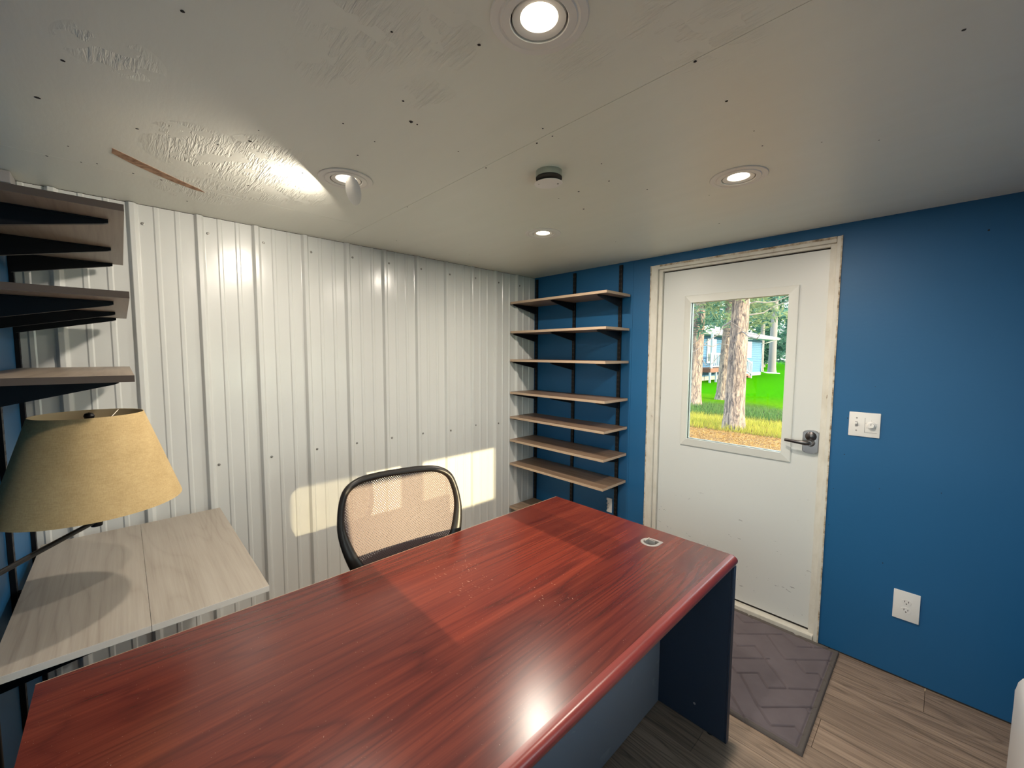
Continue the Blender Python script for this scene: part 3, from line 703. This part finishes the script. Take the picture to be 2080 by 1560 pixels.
# seat
bm = bmesh.new(); pts = bspline([(-0.20, -0.20, 0), (-0.22, 0, 0), (-0.20, 0.20, 0), (0, 0.245, 0), (0.2, 0.235, 0), (0.255, 0.15, 0), (0.265, 0, 0), (0.255, -0.15, 0), (0.2, -0.235, 0), (0, -0.245, 0)], 4)
lay = []
for k, (sc_k, z) in enumerate(((0.90, 0.405), (0.98, 0.412), (1.0, 0.435), (0.97, 0.462), (0.88, 0.475), (0.6, 0.472), (0.2, 0.468))):
    lay.append([bm.verts.new((p.x*sc_k, p.y*sc_k, z)) for p in pts])
for A, B_ in zip(lay, lay[1:]):
    for i in range(len(A)): bm.faces.new((A[i], A[(i+1) % len(A)], B_[(i+1) % len(A)], B_[i]))
bm.faces.new(lay[0][::-1]); bm.faces.new(lay[-1])
obj('seat', bm, M['fabric'], ch, smooth='all', local=True)
bm = bmesh.new(); add_tube(bm, [(-0.12, 0, 0.385), (-0.24, 0, 0.40), (-0.255, 0, 0.45), (-0.235, 0, 0.56), (-0.235, 0, 0.62)], (0.030, 0.010), 8); obj('back_support', bm, M['blackp'], ch, smooth=True, local=True)
obj('tilt_mechanism', BB(-0.13, 0.10, -0.07, 0.07, 0.355, 0.405, bev=0.008), M['blackp'], ch, local=True)
bm = bmesh.new(); add_lathe(bm, [(0.028, 0.10), (0.028, 0.22), (0.020, 0.225), (0.020, 0.30), (0.014, 0.302), (0.014, 0.36)], seg=20, cap=True); obj('gas_lift', bm, M['blackp'], ch, smooth=True, local=True)
for k in range(5):
    a = 2*PI*k/5+0.3; c, s = math.cos(a), math.sin(a)
    bm = bmesh.new(); add_tube(bm, [(0.02*c, 0.02*s, 0.115), (0.15*c, 0.15*s, 0.10), (0.29*c, 0.29*s, 0.078)], [(0.026, 0.022), (0.020, 0.016), (0.015, 0.010)], 10); lg = obj('base_arm', bm, M['blackp'], ch, smooth=True, local=True)
    bm = bmesh.new(); q = Vector((-s, c, 0))
    for sg in (-1, 1):
        ctr = Vector((0.29*c, 0.29*s, 0.0265))+q*sg*0.014
        A = []
        for off in (-0.008, 0.008):
            A.append([bm.verts.new(ctr+q*off+Vector((c, s, 0))*0.0262*math.cos(2*PI*i/16)+Vector((0, 0, 0.0262*math.sin(2*PI*i/16)))) for i in range(16)])
        for i in range(16): bm.faces.new((A[0][i], A[0][(i+1) % 16], A[1][(i+1) % 16], A[1][i]))
        bm.faces.new(A[0][::-1]); bm.faces.new(A[1])
    add_tube(bm, [(0.29*c, 0.29*s, 0.03), (0.29*c, 0.29*s, 0.078)], 0.006, 8)
    obj('caster', bm, M['blackp'], ch, local=True)

# ------------------------------------------------------------ swing-arm floor lamp
LX, LY = 0.727, -2.632
PX, PY = 1.012, -2.800
lamp = thing('floor_lamp', 'black swing-arm floor lamp with wide tan linen shade', 'lamp', (PX, PY, 0))
bm = bmesh.new(); prof = [(0.118, 1.316), (0.198, 1.052)]
add_lathe(bm, [(0.1166, 1.317), (0.1182, 1.317), (0.1992, 1.053), (0.1976, 1.053), (0.1166, 1.317)], (LX, LY, 0), seg=72)
sh = obj('lamp_shade', bm, [M['shade'], M['shade_in']], lamp, smooth=True)
for p in sh.data.polygons:
    c = Vector(p.center)+Vector((PX-LX, PY-LY, 0)); rad = Vector((c.x, c.y)).length
    if p.normal.x*c.x+p.normal.y*c.y < 0: p.material_index = 1
bm = bmesh.new()
for a in (0.5, 0.5+2*PI/3, 0.5+4*PI/3): add_tube(bm, [(LX, LY, 1.292), (LX+0.08*math.cos(a), LY+0.08*math.sin(a), 1.292), (LX+0.1165*math.cos(a), LY+0.1165*math.sin(a), 1.314)], 0.0014, 6)
obj('shade_spider', bm, mat('pale_wire', (0.6, 0.55, 0.45), 0.4, 0.5), lamp)
bm = bmesh.new(); add_lathe(bm, [(0.004, 1.286), (0.011, 1.290), (0.011, 1.294), (0.006, 1.298), (0.010, 1.304), (0.012, 1.311), (0.009, 1.318), (0.0, 1.321)], (LX, LY, 0), seg=16); obj('finial', bm, M['black'], lamp, smooth=True)
bm = bmesh.new(); add_tube(bm, [(LX, LY, 1.06), (LX+0.035, LY, 1.10), (LX+0.045, LY, 1.19), (LX+0.02, LY, 1.275), (LX, LY, 1.288), (LX-0.02, LY, 1.275), (LX-0.045, LY, 1.19), (LX-0.035, LY, 1.10), (LX, LY, 1.06)], 0.0014, 6); obj('harp', bm, M['black'], lamp)
bm = bmesh.new(); add_lathe(bm, [(0, 1.10), (0.012, 1.11), (0.026, 1.15), (0.029, 1.185), (0.022, 1.215), (0.0, 1.222)], (LX, LY, 0), seg=20); obj('bulb', bm, mat('frosted_bulb', (0.8, 0.8, 0.78), 0.3), lamp, smooth=True)
bm = bmesh.new(); add_lathe(bm, [(0.0, 0.985), (0.0125, 0.985), (0.0135, 0.990), (0.0135, 1.055), (0.017, 1.06), (0.017, 1.11), (0.0, 1.11)], (LX, LY, 0), seg=18); obj('socket', bm, M['black'], lamp, smooth=True)
bm = bmesh.new(); add_tube(bm, [(LX, LY, 1.0), (LX+0.6*(PX-LX), LY+0.6*(PY-LY), 0.998), (PX, PY, 0.995)], 0.0065, 10); obj('swing_arm', bm, M['black'], lamp, smooth=True)
bm = bmesh.new(); add_tube(bm, [(PX, PY, 0.02), (PX, PY, 1.04)], 0.009, 12); obj('pole', bm, M['black'], lamp, smooth=True)
bm = bmesh.new(); add_lathe(bm, [(0.0, 0.0), (0.03, 0.0), (0.032, 0.004), (0.028, 0.016), (0.012, 0.022), (0.0, 0.024)], (PX, PY, 0), seg=30); obj('base', bm, M['black'], lamp, smooth=True)

# ------------------------------------------------------------ recessed lights and detector
lnames = ['largest white recessed ceiling light, cut by the top of the picture', 'tilted gimbal ceiling light with a white disc hanging from it', 'recessed ceiling light nearest the door', 'small-looking recessed ceiling light nearest the corner shelves']
for i, (x, y) in enumerate(lights):
    t_ = thing('recessed_light', lnames[i], 'ceiling light', (x, y, H), group='recessed ceiling lights')
    bm = bmesh.new(); add_lathe(bm, [(0.0930, 0.0), (0.0935, -0.0015), (0.0915, -0.0035), (0.078, -0.0045), (0.0755, -0.003), (0.0735, -0.003), (0.071, -0.0055), (0.056, -0.0060), (0.0545, -0.004), (0.0545, 0.030)], (x, y, H), seg=56)
    obj('trim_ring', bm, M['ring'], t_, smooth=True)
    tilt = 0.0 if i == 1 else 0.0; d = Vector((-0.25, -1.0, 0)).normalized() if i == 1 else Vector((1, 0, 0))
    axis_ = Vector((-d.y, d.x, 0)) if i == 1 else Vector((1, 0, 0))
    rot = Matrix.Rotation(tilt, 4, axis_) if i == 1 else Matrix.Identity(4)
    ctr = Vector((x, y, H-0.004))
    bm = bmesh.new(); add_lathe(bm, [(0.0335, 0.012), (0.036, 0.004), (0.044, 0.0012), (0.0505, 0.0), (0.0515, 0.002), (0.0515, 0.018)], (0, 0, 0), seg=48)
    bmesh.ops.rotate(bm, verts=bm.verts, cent=(0, 0, 0), matrix=rot.to_3x3()); bmesh.ops.translate(bm, verts=bm.verts, vec=ctr)
    obj('gimbal', bm, M['ring'], t_, smooth=True)
    bm = bmesh.new(); add_lathe(bm, [(0.0, 0.008), (0.030, 0.009), (0.0355, 0.011)], (0, 0, 0), seg=40)
    bmesh.ops.rotate(bm, verts=bm.verts, cent=(0, 0, 0), matrix=rot.to_3x3()); bmesh.ops.translate(bm, verts=bm.verts, vec=ctr)
    obj('lens', bm, M['lens'] if i != 1 else M['lens2'], t_, smooth=True)
    bm = bmesh.new(); add_lathe(bm, [(0.0, 0.034), (0.062, 0.034), (0.062, 0.008)], (x, y, H), seg=32); obj('can', bm, M['groove'], t_)
    if i == 1:
        aa = Vector((0.406, 0.337, -0.845)).normalized(); Q = Vector((1, 0.1, 0)); Q = (Q-aa*Q.dot(aa)).normalized(); nn_ = aa.cross(Q)
        bm = bmesh.new(); add_lathe(bm, [(0.0, 0.0008), (0.0465, 0.0008), (0.0480, 0.0), (0.0465, -0.0008), (0.0, -0.0008)], (0, 0, 0), seg=40)
        cc_ = Vector((x+0.028, y+0.014, H-0.046))
        for v_ in bm.verts: p_ = v_.co.copy(); v_.co = cc_+aa*p_.x+Q*p_.y+nn_*p_.z
        tag(obj('hanging_disc', bm, M['ring'], t_, smooth=True), 'white disc hanging open')
    ld = bpy.data.lights.new('lamp_glow', 'AREA'); ld.shape = 'DISK'; ld.size = 0.066; ld.energy = LAMP_W if i != 1 else LAMP_W*0.70; ld.color = (1.0, 0.90, 0.77)
    lo_ = bpy.data.objects.new('lamp_glow', ld); COL.objects.link(lo_); lo_.parent = t_
    down = Vector((0, 0, -1))
    if i == 1: down = Vector((-0.40, -0.48, -0.78))
    lo_.location = (0, 0, -0.007) if i != 1 else (-0.030, -0.026, -0.055)
    lo_.rotation_euler = down.to_track_quat('-Z', 'Y').to_euler()
    lo_['label'] = 'warm light of the lamp'
dt = thing('junction_cover', 'round white cover plate hung below a galvanised box on the ceiling', 'cover plate', (1.428, -1.441, H))
bm = bmesh.new(); add_lathe(bm, [(0.046, 0.0), (0.046, -0.020), (0.044, -0.020), (0.044, 0.0)], (1.430, -1.443, H), seg=40); bx_ = obj('box', bm, M['galv'], dt, smooth=True)
bm = bmesh.new(); add_lathe(bm, [(0.0, -0.0205), (0.0455, -0.0205), (0.0455, -0.0245), (0.0, -0.0245)], (1.430, -1.443, H), seg=40); obj('gasket', bm, M['gap'], dt)
bm = bmesh.new(); add_lathe(bm, [(0.0, -0.026), (0.049, -0.026), (0.050, -0.027), (0.049, -0.028), (0.0, -0.028)], (1.408, -1.421, H), seg=48)
bmesh.ops.rotate(bm, verts=bm.verts, cent=(1.408, -1.421, H-0.027), matrix=Matrix.Rotation(R(3), 3, 'X')); obj('plate', bm, M['plate'], dt, smooth=True)
for sx in (-0.034, 0.034):
    bm = bmesh.new(); add_lathe(bm, [(0, -0.030), (0.003, -0.0295), (0.0035, -0.028)], (1.408+sx*0.72, -1.421+sx*0.7, H), seg=10); obj('screw', bm, M['plated'], dt)
# ------------------------------------------------------------ heater
ht = thing('panel_heater', 'white panel heater on the right wall, at the frame edge', 'heater', (2.66, -0.6, 0.0))
bm = bmesh.new(); prof = [(2.652, 0.03), (2.648, 0.05), (2.650, 0.34), (2.655, 0.375), (2.664, 0.394), (2.676, 0.404), (2.728, 0.408), (2.735, 0.40), (2.735, 0.03)]
ya_, yb_ = -1.25, -0.36
add_prism(bm, [(x, ya_, z) for x, z in prof], (0, yb_-ya_, 0))
bmesh.ops.bevel(bm, geom=[e for e in bm.edges if all(abs(v.co.y-yb_) < 1e-4 for v in e.verts) or all(abs(v.co.y-ya_) < 1e-4 for v in e.verts)], offset=0.008, segments=3, affect='EDGES')
obj('casing', bm, M['heater'], ht, smooth=True)
bm = bmesh.new()
yy = ya_+0.06
while yy < yb_-0.04:
    add_box(bm, 2.684, 2.722, yy, yy+0.007, 0.402, 0.4088); yy += 0.020
tag(obj('vent_slots', bm, M['groove'], ht), kind='stuff')
obj('wall_bracket', BB(2.735, 2.75, -1.0, -0.55, 0.10, 0.25), M['heater'], ht)
for y in (-1.15, -0.46): obj('foot', BB(2.66, 2.73, y-0.02, y+0.02, 0.0, 0.032, bev=0.004), M['heater'], ht)
# ------------------------------------------------------------ rug
RX0, RX1, RY0, RY1 = 1.375, 2.136, -0.787, -0.016
rug = thing('door_mat', 'grey-brown rug with carved geometric lines in front of the door', 'rug', ((RX0+RX1)/2, (RY0+RY1)/2, 0))
polyl = [[(1.681,-0.077),(1.731,-0.117),(1.812,-0.038)],[(1.726,-0.02),(1.778,-0.066),(1.80,-0.042)],[(1.62,-0.135),(1.736,-0.248),(1.847,-0.134),(1.964,-0.273),(2.126,-0.11)],[(1.842,-0.135),(1.905,-0.075),(1.981,-0.128),(2.099,-0.02)],[(1.95,-0.02),(1.987,-0.027),(2.04,-0.071)],[(1.68,-0.27),(1.768,-0.347),(1.833,-0.277),(2.018,-0.471),(2.118,-0.376)],[(1.70,-0.52),(1.797,-0.439),(1.911,-0.324)],[(1.74,-0.46),(1.83,-0.541),(1.9,-0.466),(1.956,-0.533),(2.053,-0.436)],[(1.84,-0.53),(1.952,-0.665),(1.968,-0.666),(2.125,-0.498)],[(2.001,-0.244),(2.051,-0.306),(2.095,-0.265),(2.128,-0.298)],[(1.80,-0.63),(1.878,-0.713),(1.948,-0.785)],[(1.953,-0.667),(2.02,-0.735),(2.088,-0.67),(2.119,-0.689)],[(2.112,-0.149),(2.135,-0.164)],[(2.098,-0.53),(2.116,-0.549)],[(1.5,-0.2),(1.62,-0.32),(1.68,-0.27)],[(1.45,-0.5),(1.6,-0.63),(1.70,-0.52)]]
segs = [(a, b) for pl in polyl for a, b in zip(pl, pl[1:])]
nx, ny = 260, 264; vv = []; ff = []
for j in range(ny+1):
    for i in range(nx+1):
        x = RX0+(RX1-RX0)*i/nx; y = RY0+(RY1-RY0)*j/ny; d = 1.0
        for (ax, ay), (bx, by) in segs:
            if x < min(ax, bx)-0.01 or x > max(ax, bx)+0.01 or y < min(ay, by)-0.01 or y > max(ay, by)+0.01: continue
            ex_, ey_ = bx-ax, by-ay; t_ = max(0, min(1, ((x-ax)*ex_+(y-ay)*ey_)/(ex_*ex_+ey_*ey_))); d = min(d, math.hypot(x-ax-t_*ex_, y-ay-t_*ey_))
        ed = min(x-RX0, RX1-x, y-RY0, RY1-y)
        z = 0.0135-0.0095*math.exp(-(d/0.0034)**2)+0.0007*noise.noise(Vector((x*40, y*40, 0)))
        z -= 0.006*math.exp(-((ed-0.022)/0.004)**2)
        z = z if ed > 1e-6 else 0.001
        vv.append((x-(RX0+RX1)/2, y-(RY0+RY1)/2, z))
for j in range(ny):
    for i in range(nx):
        a = j*(nx+1)+i; ff.append((a, a+1, a+nx+2, a+nx+1))
me = bpy.data.meshes.new('pile'); me.from_pydata(vv, [], ff); me.materials.append(M['mat']); me.materials.append(M['rugedge'])
for p in me.polygons:
    p.use_smooth = True; c = p.center
    if min(c.x+(RX1-RX0)/2, (RX1-RX0)/2-c.x, c.y+(RY1-RY0)/2, (RY1-RY0)/2-c.y) < 0.02: p.material_index = 1
po = bpy.data.objects.new('pile', me); COL.objects.link(po); po.parent = rug

# ============================================================ OUTSIDE
GZ = -0.30
m = M['ground'] = mat('forest_floor', (0.2, 0.3, 0.1), 1.0, 0.0, 0.0)
g = N(m, 'ShaderNodeNewGeometry'); s = N(m, 'ShaderNodeSeparateXYZ'); L(m, g.outputs['Position'], s.inputs[0])
wob = math_(m, 'MULTIPLY', math_(m, 'SUBTRACT', nz(m, wcoords(m, (0.5, 0.5, 0.5)), 1.0, 4), 0.5), 3.2)
yy = math_(m, 'ADD', s.outputs['Y'], wob)
k = N(m, 'ShaderNodeMapRange'); k.inputs['From Min'].default_value = 5.0; k.inputs['From Max'].default_value = 21.0; L(m, yy, k.inputs[0])
cr = ramp(m, k.outputs[0], [(0.0, (0.26, 0.12, 0.03)), (0.20, (0.30, 0.14, 0.035)), (0.26, (0.13, 0.09, 0.03)), (0.34, (0.055, 0.075, 0.022)), (0.42, (0.075, 0.060, 0.038)), (0.50, (0.055, 0.09, 0.02)), (0.58, (0.065, 0.16, 0.004)), (0.80, (0.030, 0.155, 0.001))])
sp1 = nz(m, wcoords(m, (7, 7, 7)), 1.0, 8, 0.85)
var = ramp(m, sp1, [(0.30, (0.45, 0.42, 0.42)), (0.60, (1.25, 1.2, 1.1))])
side = N(m, 'ShaderNodeMapRange'); side.inputs['From Min'].default_value = 1.9; side.inputs['From Max'].default_value = 4.5; L(m, s.outputs['X'], side.inputs[0])
cr = mixc(m, side.outputs[0], cr, (0.42, 0.50, 0.36))  # unseen ground right of the room, made pale to bounce light onto the ceiling
L(m, mixc(m, 1.0, cr, var, 'MULTIPLY'), bs(m).inputs['Base Color']); bumpto(m, sp1, 0.8, 0.03)
gr_ = tag(obj('ground', BB(-120, 60, -40, 160, GZ-0.2, GZ), M['ground']), 'needle-strewn ground and lawn outside the door', 'ground', kind='structure')
m = M['bark'] = mat('pine_bark', (0.28, 0.19, 0.15), 0.95)
v1 = nz(m, wcoords(m, (16, 16, 3.5)), 1.0, 6, 0.75, 0.8)
L(m, ramp(m, v1, [(0.36, (0.035, 0.026, 0.026)), (0.47, (0.14, 0.105, 0.10)), (0.60, (0.34, 0.25, 0.20))]), bs(m).inputs['Base Color']); bumpto(m, v1, 1.0, 0.05)
m = M['bark_far'] = mat('pale_pine_bark', (0.15, 0.13, 0.13), 0.95)
def foliage(nm, c):
    m = mat(nm, c, 0.8); b = bs(m); 
    tr_ = N(m, 'ShaderNodeBsdfTranslucent'); tr_.inputs[0].default_value = (*[min(1, x*1.3) for x in c], 1)
    mx = N(m, 'ShaderNodeMixShader'); mx.inputs[0].default_value = 0.45
    o_ = m.node_tree.nodes['Material Output']; L(m, b.outputs[0], mx.inputs[1]); L(m, tr_.outputs[0], mx.inputs[2]); L(m, mx.outputs[0], o_.inputs[0])
    return m
M['needle'] = foliage('pine_needles', (0.045, 0.11, 0.075)); M['needle2'] = foliage('pine_needles_pale', (0.09, 0.17, 0.13)); M['needle3'] = foliage('pine_needles_yellow', (0.12, 0.15, 0.07))
def trunk_bm(h, r0, r1, lean_=(0, 0), seg=16, flare=1.25, bumpy=0.03):
    bm = bmesh.new(); n = 26; rings = []
    for i in range(n+1):
        t_ = i/n; z = h*t_**1.3; r = r0+(r1-r0)*(z/h); r *= 1+(flare-1)*math.exp(-z/0.25)
        rings.append([bm.verts.new((lean_[0]*z+r*(1+bumpy*noise.noise(Vector((3*math.cos(2*PI*k/seg), 3*math.sin(2*PI*k/seg), z*1.5))))*math.cos(2*PI*k/seg), lean_[1]*z+r*(1+bumpy*noise.noise(Vector((2*math.cos(2*PI*k/seg)+9, 3*math.sin(2*PI*k/seg), z))))*math.sin(2*PI*k/seg), z)) for k in range(seg)])
    for A, B_ in zip(rings, rings[1:]):
        for k in range(seg): bm.faces.new((A[k], A[(k+1) % seg], B_[(k+1) % seg], B_[k]))
    bm.faces.new(rings[-1])
    return bm
def crown_bm(h0, h1, rad, n, sz):
    bm = bmesh.new()
    nb = max(6, n//36)
    for b in range(nb):
        t_ = random.random(); z = h0+(h1-h0)*t_; L_ = rad*(1-0.75*t_)*(0.6+0.4*random.random()); a = random.random()*2*PI
        for q in range(n//nb):
            s = random.random()**0.6; c = Vector((L_*s*math.cos(a), L_*s*math.sin(a), z-0.25*L_*s*s))+Vector((random.gauss(0, 1), random.gauss(0, 1), random.gauss(0, 0.6)))*rad*0.09
            d = Vector((random.gauss(0, 1), random.gauss(0, 1), random.gauss(0, 0.7))).normalized(); e = d.cross(Vector((random.gauss(0, 1), random.gauss(0, 1), random.gauss(0, 1)))).normalized()
            w = sz*random.uniform(0.6, 1.3)
            bm.faces.new([bm.verts.new(p) for p in (c-d*w, c+e*w*0.22, c+d*w, c-e*w*0.22)])
    return bm
def pine(x, y, h, r0, crown, label, group=None, needle='needle', bark='bark', lean_=(0, 0), twigs=()):
    t_ = thing('pine_tree', label, 'tree', (x, y, GZ), group=group)
    obj('trunk', trunk_bm(h, r0, r0*0.45, lean_), M[bark], t_, smooth='all', local=True)
    if crown:
        h0, h1, rad, n, sz = crown
        obj('crown', crown_bm(h0, h1, rad, n, sz), M[needle], t_, local=True)
    for k, tw in enumerate(twigs):
        bm = bmesh.new(); P0 = Vector(tw[0]); d = Vector(tw[1]); pts = [P0]; 
        for i in range(7): d = (d+Vector((random.gauss(0, 0.25), random.gauss(0, 0.25), random.gauss(0, 0.22)))*0.5).normalized()*Vector(tw[1]).length; pts.append(pts[-1]+d)
        add_tube(bm, pts, [0.018*(1-i/8.5) for i in range(8)], 5); obj('branch', bm, M['bark_far'], t_, local=True)
    return t_
random.seed(21)
tw1 = [((0.1, -0.1, 2.35), (0.22, -0.05, -0.06)), ((0.1, 0, 2.7), (0.25, -0.02, 0.03)), ((-0.1, -0.1, 2.6), (-0.22, -0.02, -0.05)), ((0.1, -0.1, 3.0), (0.2, -0.1, -0.09)), ((-0.1, 0, 3.05), (-0.25, 0, -0.10)), ((0.1, 0, 2.95), (0.24, 0.1, 0.0))]
pine(-1.04, 8.15, 9, 0.225, (2.95, 8.5, 2.0, 5000, 0.11), 'thick pine trunk standing nearest outside the door glass', lean_=(0.015, 0), twigs=tw1, needle='needle3')
pine(-3.68, 14.9, 10, 0.235, (3.2, 9.5, 2.0, 5000, 0.13), 'pine partly hidden behind the nearest trunk', lean_=(0.045, 0), needle='needle3')
pine(-3.72, 12.2, 10, 0.25, (2.6, 9.5, 1.6, 4500, 0.12), 'pine trunk at the left edge of the door glass', lean_=(0.03, 0), twigs=[((0.1, 0, 2.1), (0.25, 0, -0.05)), ((0.1, 0, 2.6), (0.28, 0, 0.02)), ((0.1, 0, 1.7), (0.2, 0.05, -0.1))])
pine(-9.6, 45.0, 16, 0.36, (5.5, 15, 2.2, 2400, 0.35), 'tall pale pine trunk standing past the right end of the blue house', bark='bark_far', needle='needle2')
pine(-11.8, 49.5, 15, 0.24, (5.5, 14, 2.2, 1800, 0.35), 'thinner pale pine behind the blue house corner', bark='bark_far', needle='needle2')
k = 0
src = []
spots = [(-13.0, 58), (-18.5, 52), (-16.0, 66), (-22.5, 60), (-19.5, 75), (-27.0, 68), (-13.6, 72), (-25.0, 80), (-32.0, 77), (-17.0, 86), (-22.0, 90), (-29.0, 90)]
for i, (x, y) in enumerate(spots):
    lab = 'slender pine in the hazy wood behind the blue house'
    if i < 4:
        t_ = pine(x, y, 15, 0.2, (1.2+0.5*i, 15, 3.3, 5000, 0.40), lab, 'background pines', needle=('needle', 'needle2')[i % 2], bark='bark_far'); src.append(t_)
    else:
        s_ = src[i % 4]; t_ = s_.copy(); COL.objects.link(t_); t_.location = (x, y, GZ); t_.rotation_euler = (0, 0, i*1.3); sc = random.uniform(0.85, 1.15); t_.scale = (sc, sc, sc)
        for c in s_.children: cc = c.copy(); COL.objects.link(cc); cc.parent = t_
# house
hs = thing('house', 'blue clapboard house with white trim and pale roof among the pines', 'house', (-9, 32, GZ))
M['siding'] = mat('blue_siding', (0.028, 0.095, 0.19), 0.6); M['hwhite'] = mat('white_house_trim', (0.36, 0.38, 0.42), 0.5); M['roof'] = mat('pale_shingle', (0.22, 0.22, 0.22), 0.9); M['deckw'] = mat('red_brown_deck', (0.13, 0.05, 0.03), 0.8); M['hglass'] = mat('dark_window_pane', (0.05, 0.06, 0.06), 0.15)
obj('wall', BB(-16, -9.02, 20, 39.2, GZ, 2.75), M['siding'], hs)
z = -0.02
while z < 2.7:
    bm = bmesh.new(); add_prism(bm, [(-9.02, 20, z), (-8.975, 20, z), (-9.012, 20, z+0.15), (-9.02, 20, z+0.15)], (0, 19.2, 0)); obj('clapboard', bm, M['siding'], hs); z += 0.155
obj('foundation', BB(-9.02, -8.985, 20, 39.2, GZ, -0.03), M['roof'], hs)
bm = bmesh.new(); add_prism(bm, [(-8.0, 19, 2.95), (-8.0, 40.5, 2.95), (-12.5, 36.0, 4.1), (-12.5, 23.5, 4.1)], (0, 0, 0.08))
add_prism(bm, [(-8.0, 40.5, 2.95), (-17, 40.5, 2.95), (-12.5, 36.0, 4.1)], (0, 0, 0.08)); add_prism(bm, [(-8.0, 19, 2.95), (-17, 19, 2.95), (-12.5, 23.5, 4.1)], (0, 0, 0.08)); obj('roof', bm, M['roof'], hs)
obj('fascia', BB(-8.03, -7.98, 19, 40.5, 2.83, 2.99), M['hwhite'], hs); obj('gutter', BB(-7.98, -7.88, 19, 40.4, 2.88, 2.98), M['hwhite'], hs)
obj('soffit', BB(-9.02, -8.03, 19, 40.5, 2.80, 2.83), M['hwhite'], hs)
bm = bmesh.new(); add_tube(bm, [(-7.93, 39.6, 2.9), (-8.5, 39.3, 2.6), (-8.93, 39.1, 2.45), (-8.93, 39.1, 0.0), (-8.6, 39.6, -0.12), (-7.9, 40.8, -0.2)], 0.05, 8); obj('downspout', bm, M['hwhite'], hs)
for (ya, yb, za, zb) in ((34.3, 36.2, 1.25, 2.6), (26.8, 28.4, 0.9, 2.6), (30.2, 31.6, 0.6, 2.6)):
    wdw = obj('window', BB(-8.99, -8.93, ya, yb, za, zb), M['hwhite'], hs)
    n = 2
    for q in range(n):
        a = ya+0.12+(yb-ya-0.12)*q/n; obj('pane', BB(-8.94, -8.925, a, a+(yb-ya)/n-0.15, za+0.12, zb-0.12), M['hglass'], wdw)
deck = thing('porch', 'red-brown porch with white railings and steps on the blue house', 'porch', (-8.2, 28, GZ))
obj('deck', BB(-8.96, -7.8, 24.5, 29.6, 0.35, 0.62), M['deckw'], deck)
for i in range(5): obj('step', BB(-8.9, -7.8, 29.62+i*0.55, 30.22+i*0.55, 0.34-0.13*i-0.06, 0.42-0.13*i), M['deckw'], deck)
for i in range(6): obj('post', BB(-7.9, -7.8, 24.5+i*1.0, 24.6+i*1.0, GZ, 0.35), M['hwhite'], deck)
obj('rail', BB(-7.87, -7.80, 24.5, 29.6, 1.50, 1.60), M['hwhite'], deck); obj('rail', BB(-7.87, -7.80, 24.5, 29.6, 0.70, 0.77), M['hwhite'], deck)
y = 24.55
while y < 29.5: obj('baluster', BB(-7.86, -7.81, y, y+0.07, 0.77, 1.50), M['hwhite'], deck); y += 0.30
def slant(y0, z0, y1, z1, h):
    bm = bmesh.new(); add_prism(bm, [(-7.80, y0, z0), (-7.80, y1, z1), (-7.80, y1, z1+h), (-7.80, y0, z0+h)], (-0.07, 0, 0)); return bm
obj('stair_rail', slant(29.6, 1.50, 32.5, 0.82, 0.1), M['hwhite'], deck); obj('stair_rail', slant(29.6, 0.72, 32.5, 0.02, 0.08), M['hwhite'], deck)
for i in range(9):
    y = 29.85+i*0.30; zt = 1.50-(y-29.6)*0.235; obj('baluster', BB(-7.86, -7.81, y, y+0.07, zt-0.75, zt+0.02), M['hwhite'], deck)
obj('newel', BB(-7.9, -7.78, 32.45, 32.6, GZ, 0.98), M['hwhite'], deck)
for y in (24.6, 27.4): obj('roof_post', BB(-7.9, -7.78, y, y+0.12, 0.62, 2.83), M['hwhite'], deck)
# grass and needle litter
def blades(name, m_, n, region, hmin, hmax, w, label, flat=0.0):
    vv = []; ff = []
    for i in range(n):
        x, y = region(); h = random.uniform(hmin, hmax); a = random.random()*2*PI; dx, dy = math.cos(a)*w, math.sin(a)*w
        if flat: ex_, ey_, ez = math.cos(a+1.5)*h, math.sin(a+1.5)*h, random.uniform(0.0, 0.03)
        else: ex_, ey_, ez = random.gauss(0, h*0.35), random.gauss(0, h*0.35), h
        b = len(vv); z = GZ+(0.005 if flat else 0); vv += [(x-dx, y-dy, z), (x+dx, y+dy, z), (x+ex_, y+ey_, z+ez)]; ff.append((b, b+1, b+2))
    me = bpy.data.meshes.new(name); me.from_pydata(vv, [], ff); me.materials.append(m_); o = bpy.data.objects.new(name, me); COL.objects.link(o)
    return tag(o, label, 'ground cover', kind='stuff')
def band(y0, y1):
    def f_():
        y = random.uniform(y0, y1); c = 2.42-1.10*(y+2.556)*0.36-0.0; cx1 = 2.42+(y+2.556)*(-0.428+0.2); cx0 = 2.42+(y+2.556)*(-0.428-0.03)
        # strip of ground seen through the pane and a margin to both sides
        return (random.uniform(2.42-0.50*(y+2.556), 2.42-0.18*(y+2.556)), y)
    return f_
random.seed(5)
blades('tall_grass', foliage('yellow_grass', (0.30, 0.27, 0.04)), 6000, band(7.6, 9.6), 0.06, 0.22, 0.006, 'sparse sunlit yellow grass around the nearest pine')
blades('tall_grass', foliage('green_grass', (0.07, 0.13, 0.03)), 3500, band(10.2, 12.5), 0.05, 0.18, 0.012, 'low green grass between the trunks and the lawn')
blades('needle_litter', mat('orange_needles', (0.40, 0.21, 0.06), 0.9), 16000, band(4.8, 9.0), 0.05, 0.14, 0.004, 'fallen orange pine needles covering the earth just outside the door', flat=1)
random.seed(9)
blades('needle_litter', mat('brown_needles', (0.10, 0.05, 0.03), 0.9), 9000, band(4.8, 9.4), 0.05, 0.14, 0.004, 'darker fallen needles among the orange ones outside the door', flat=1)
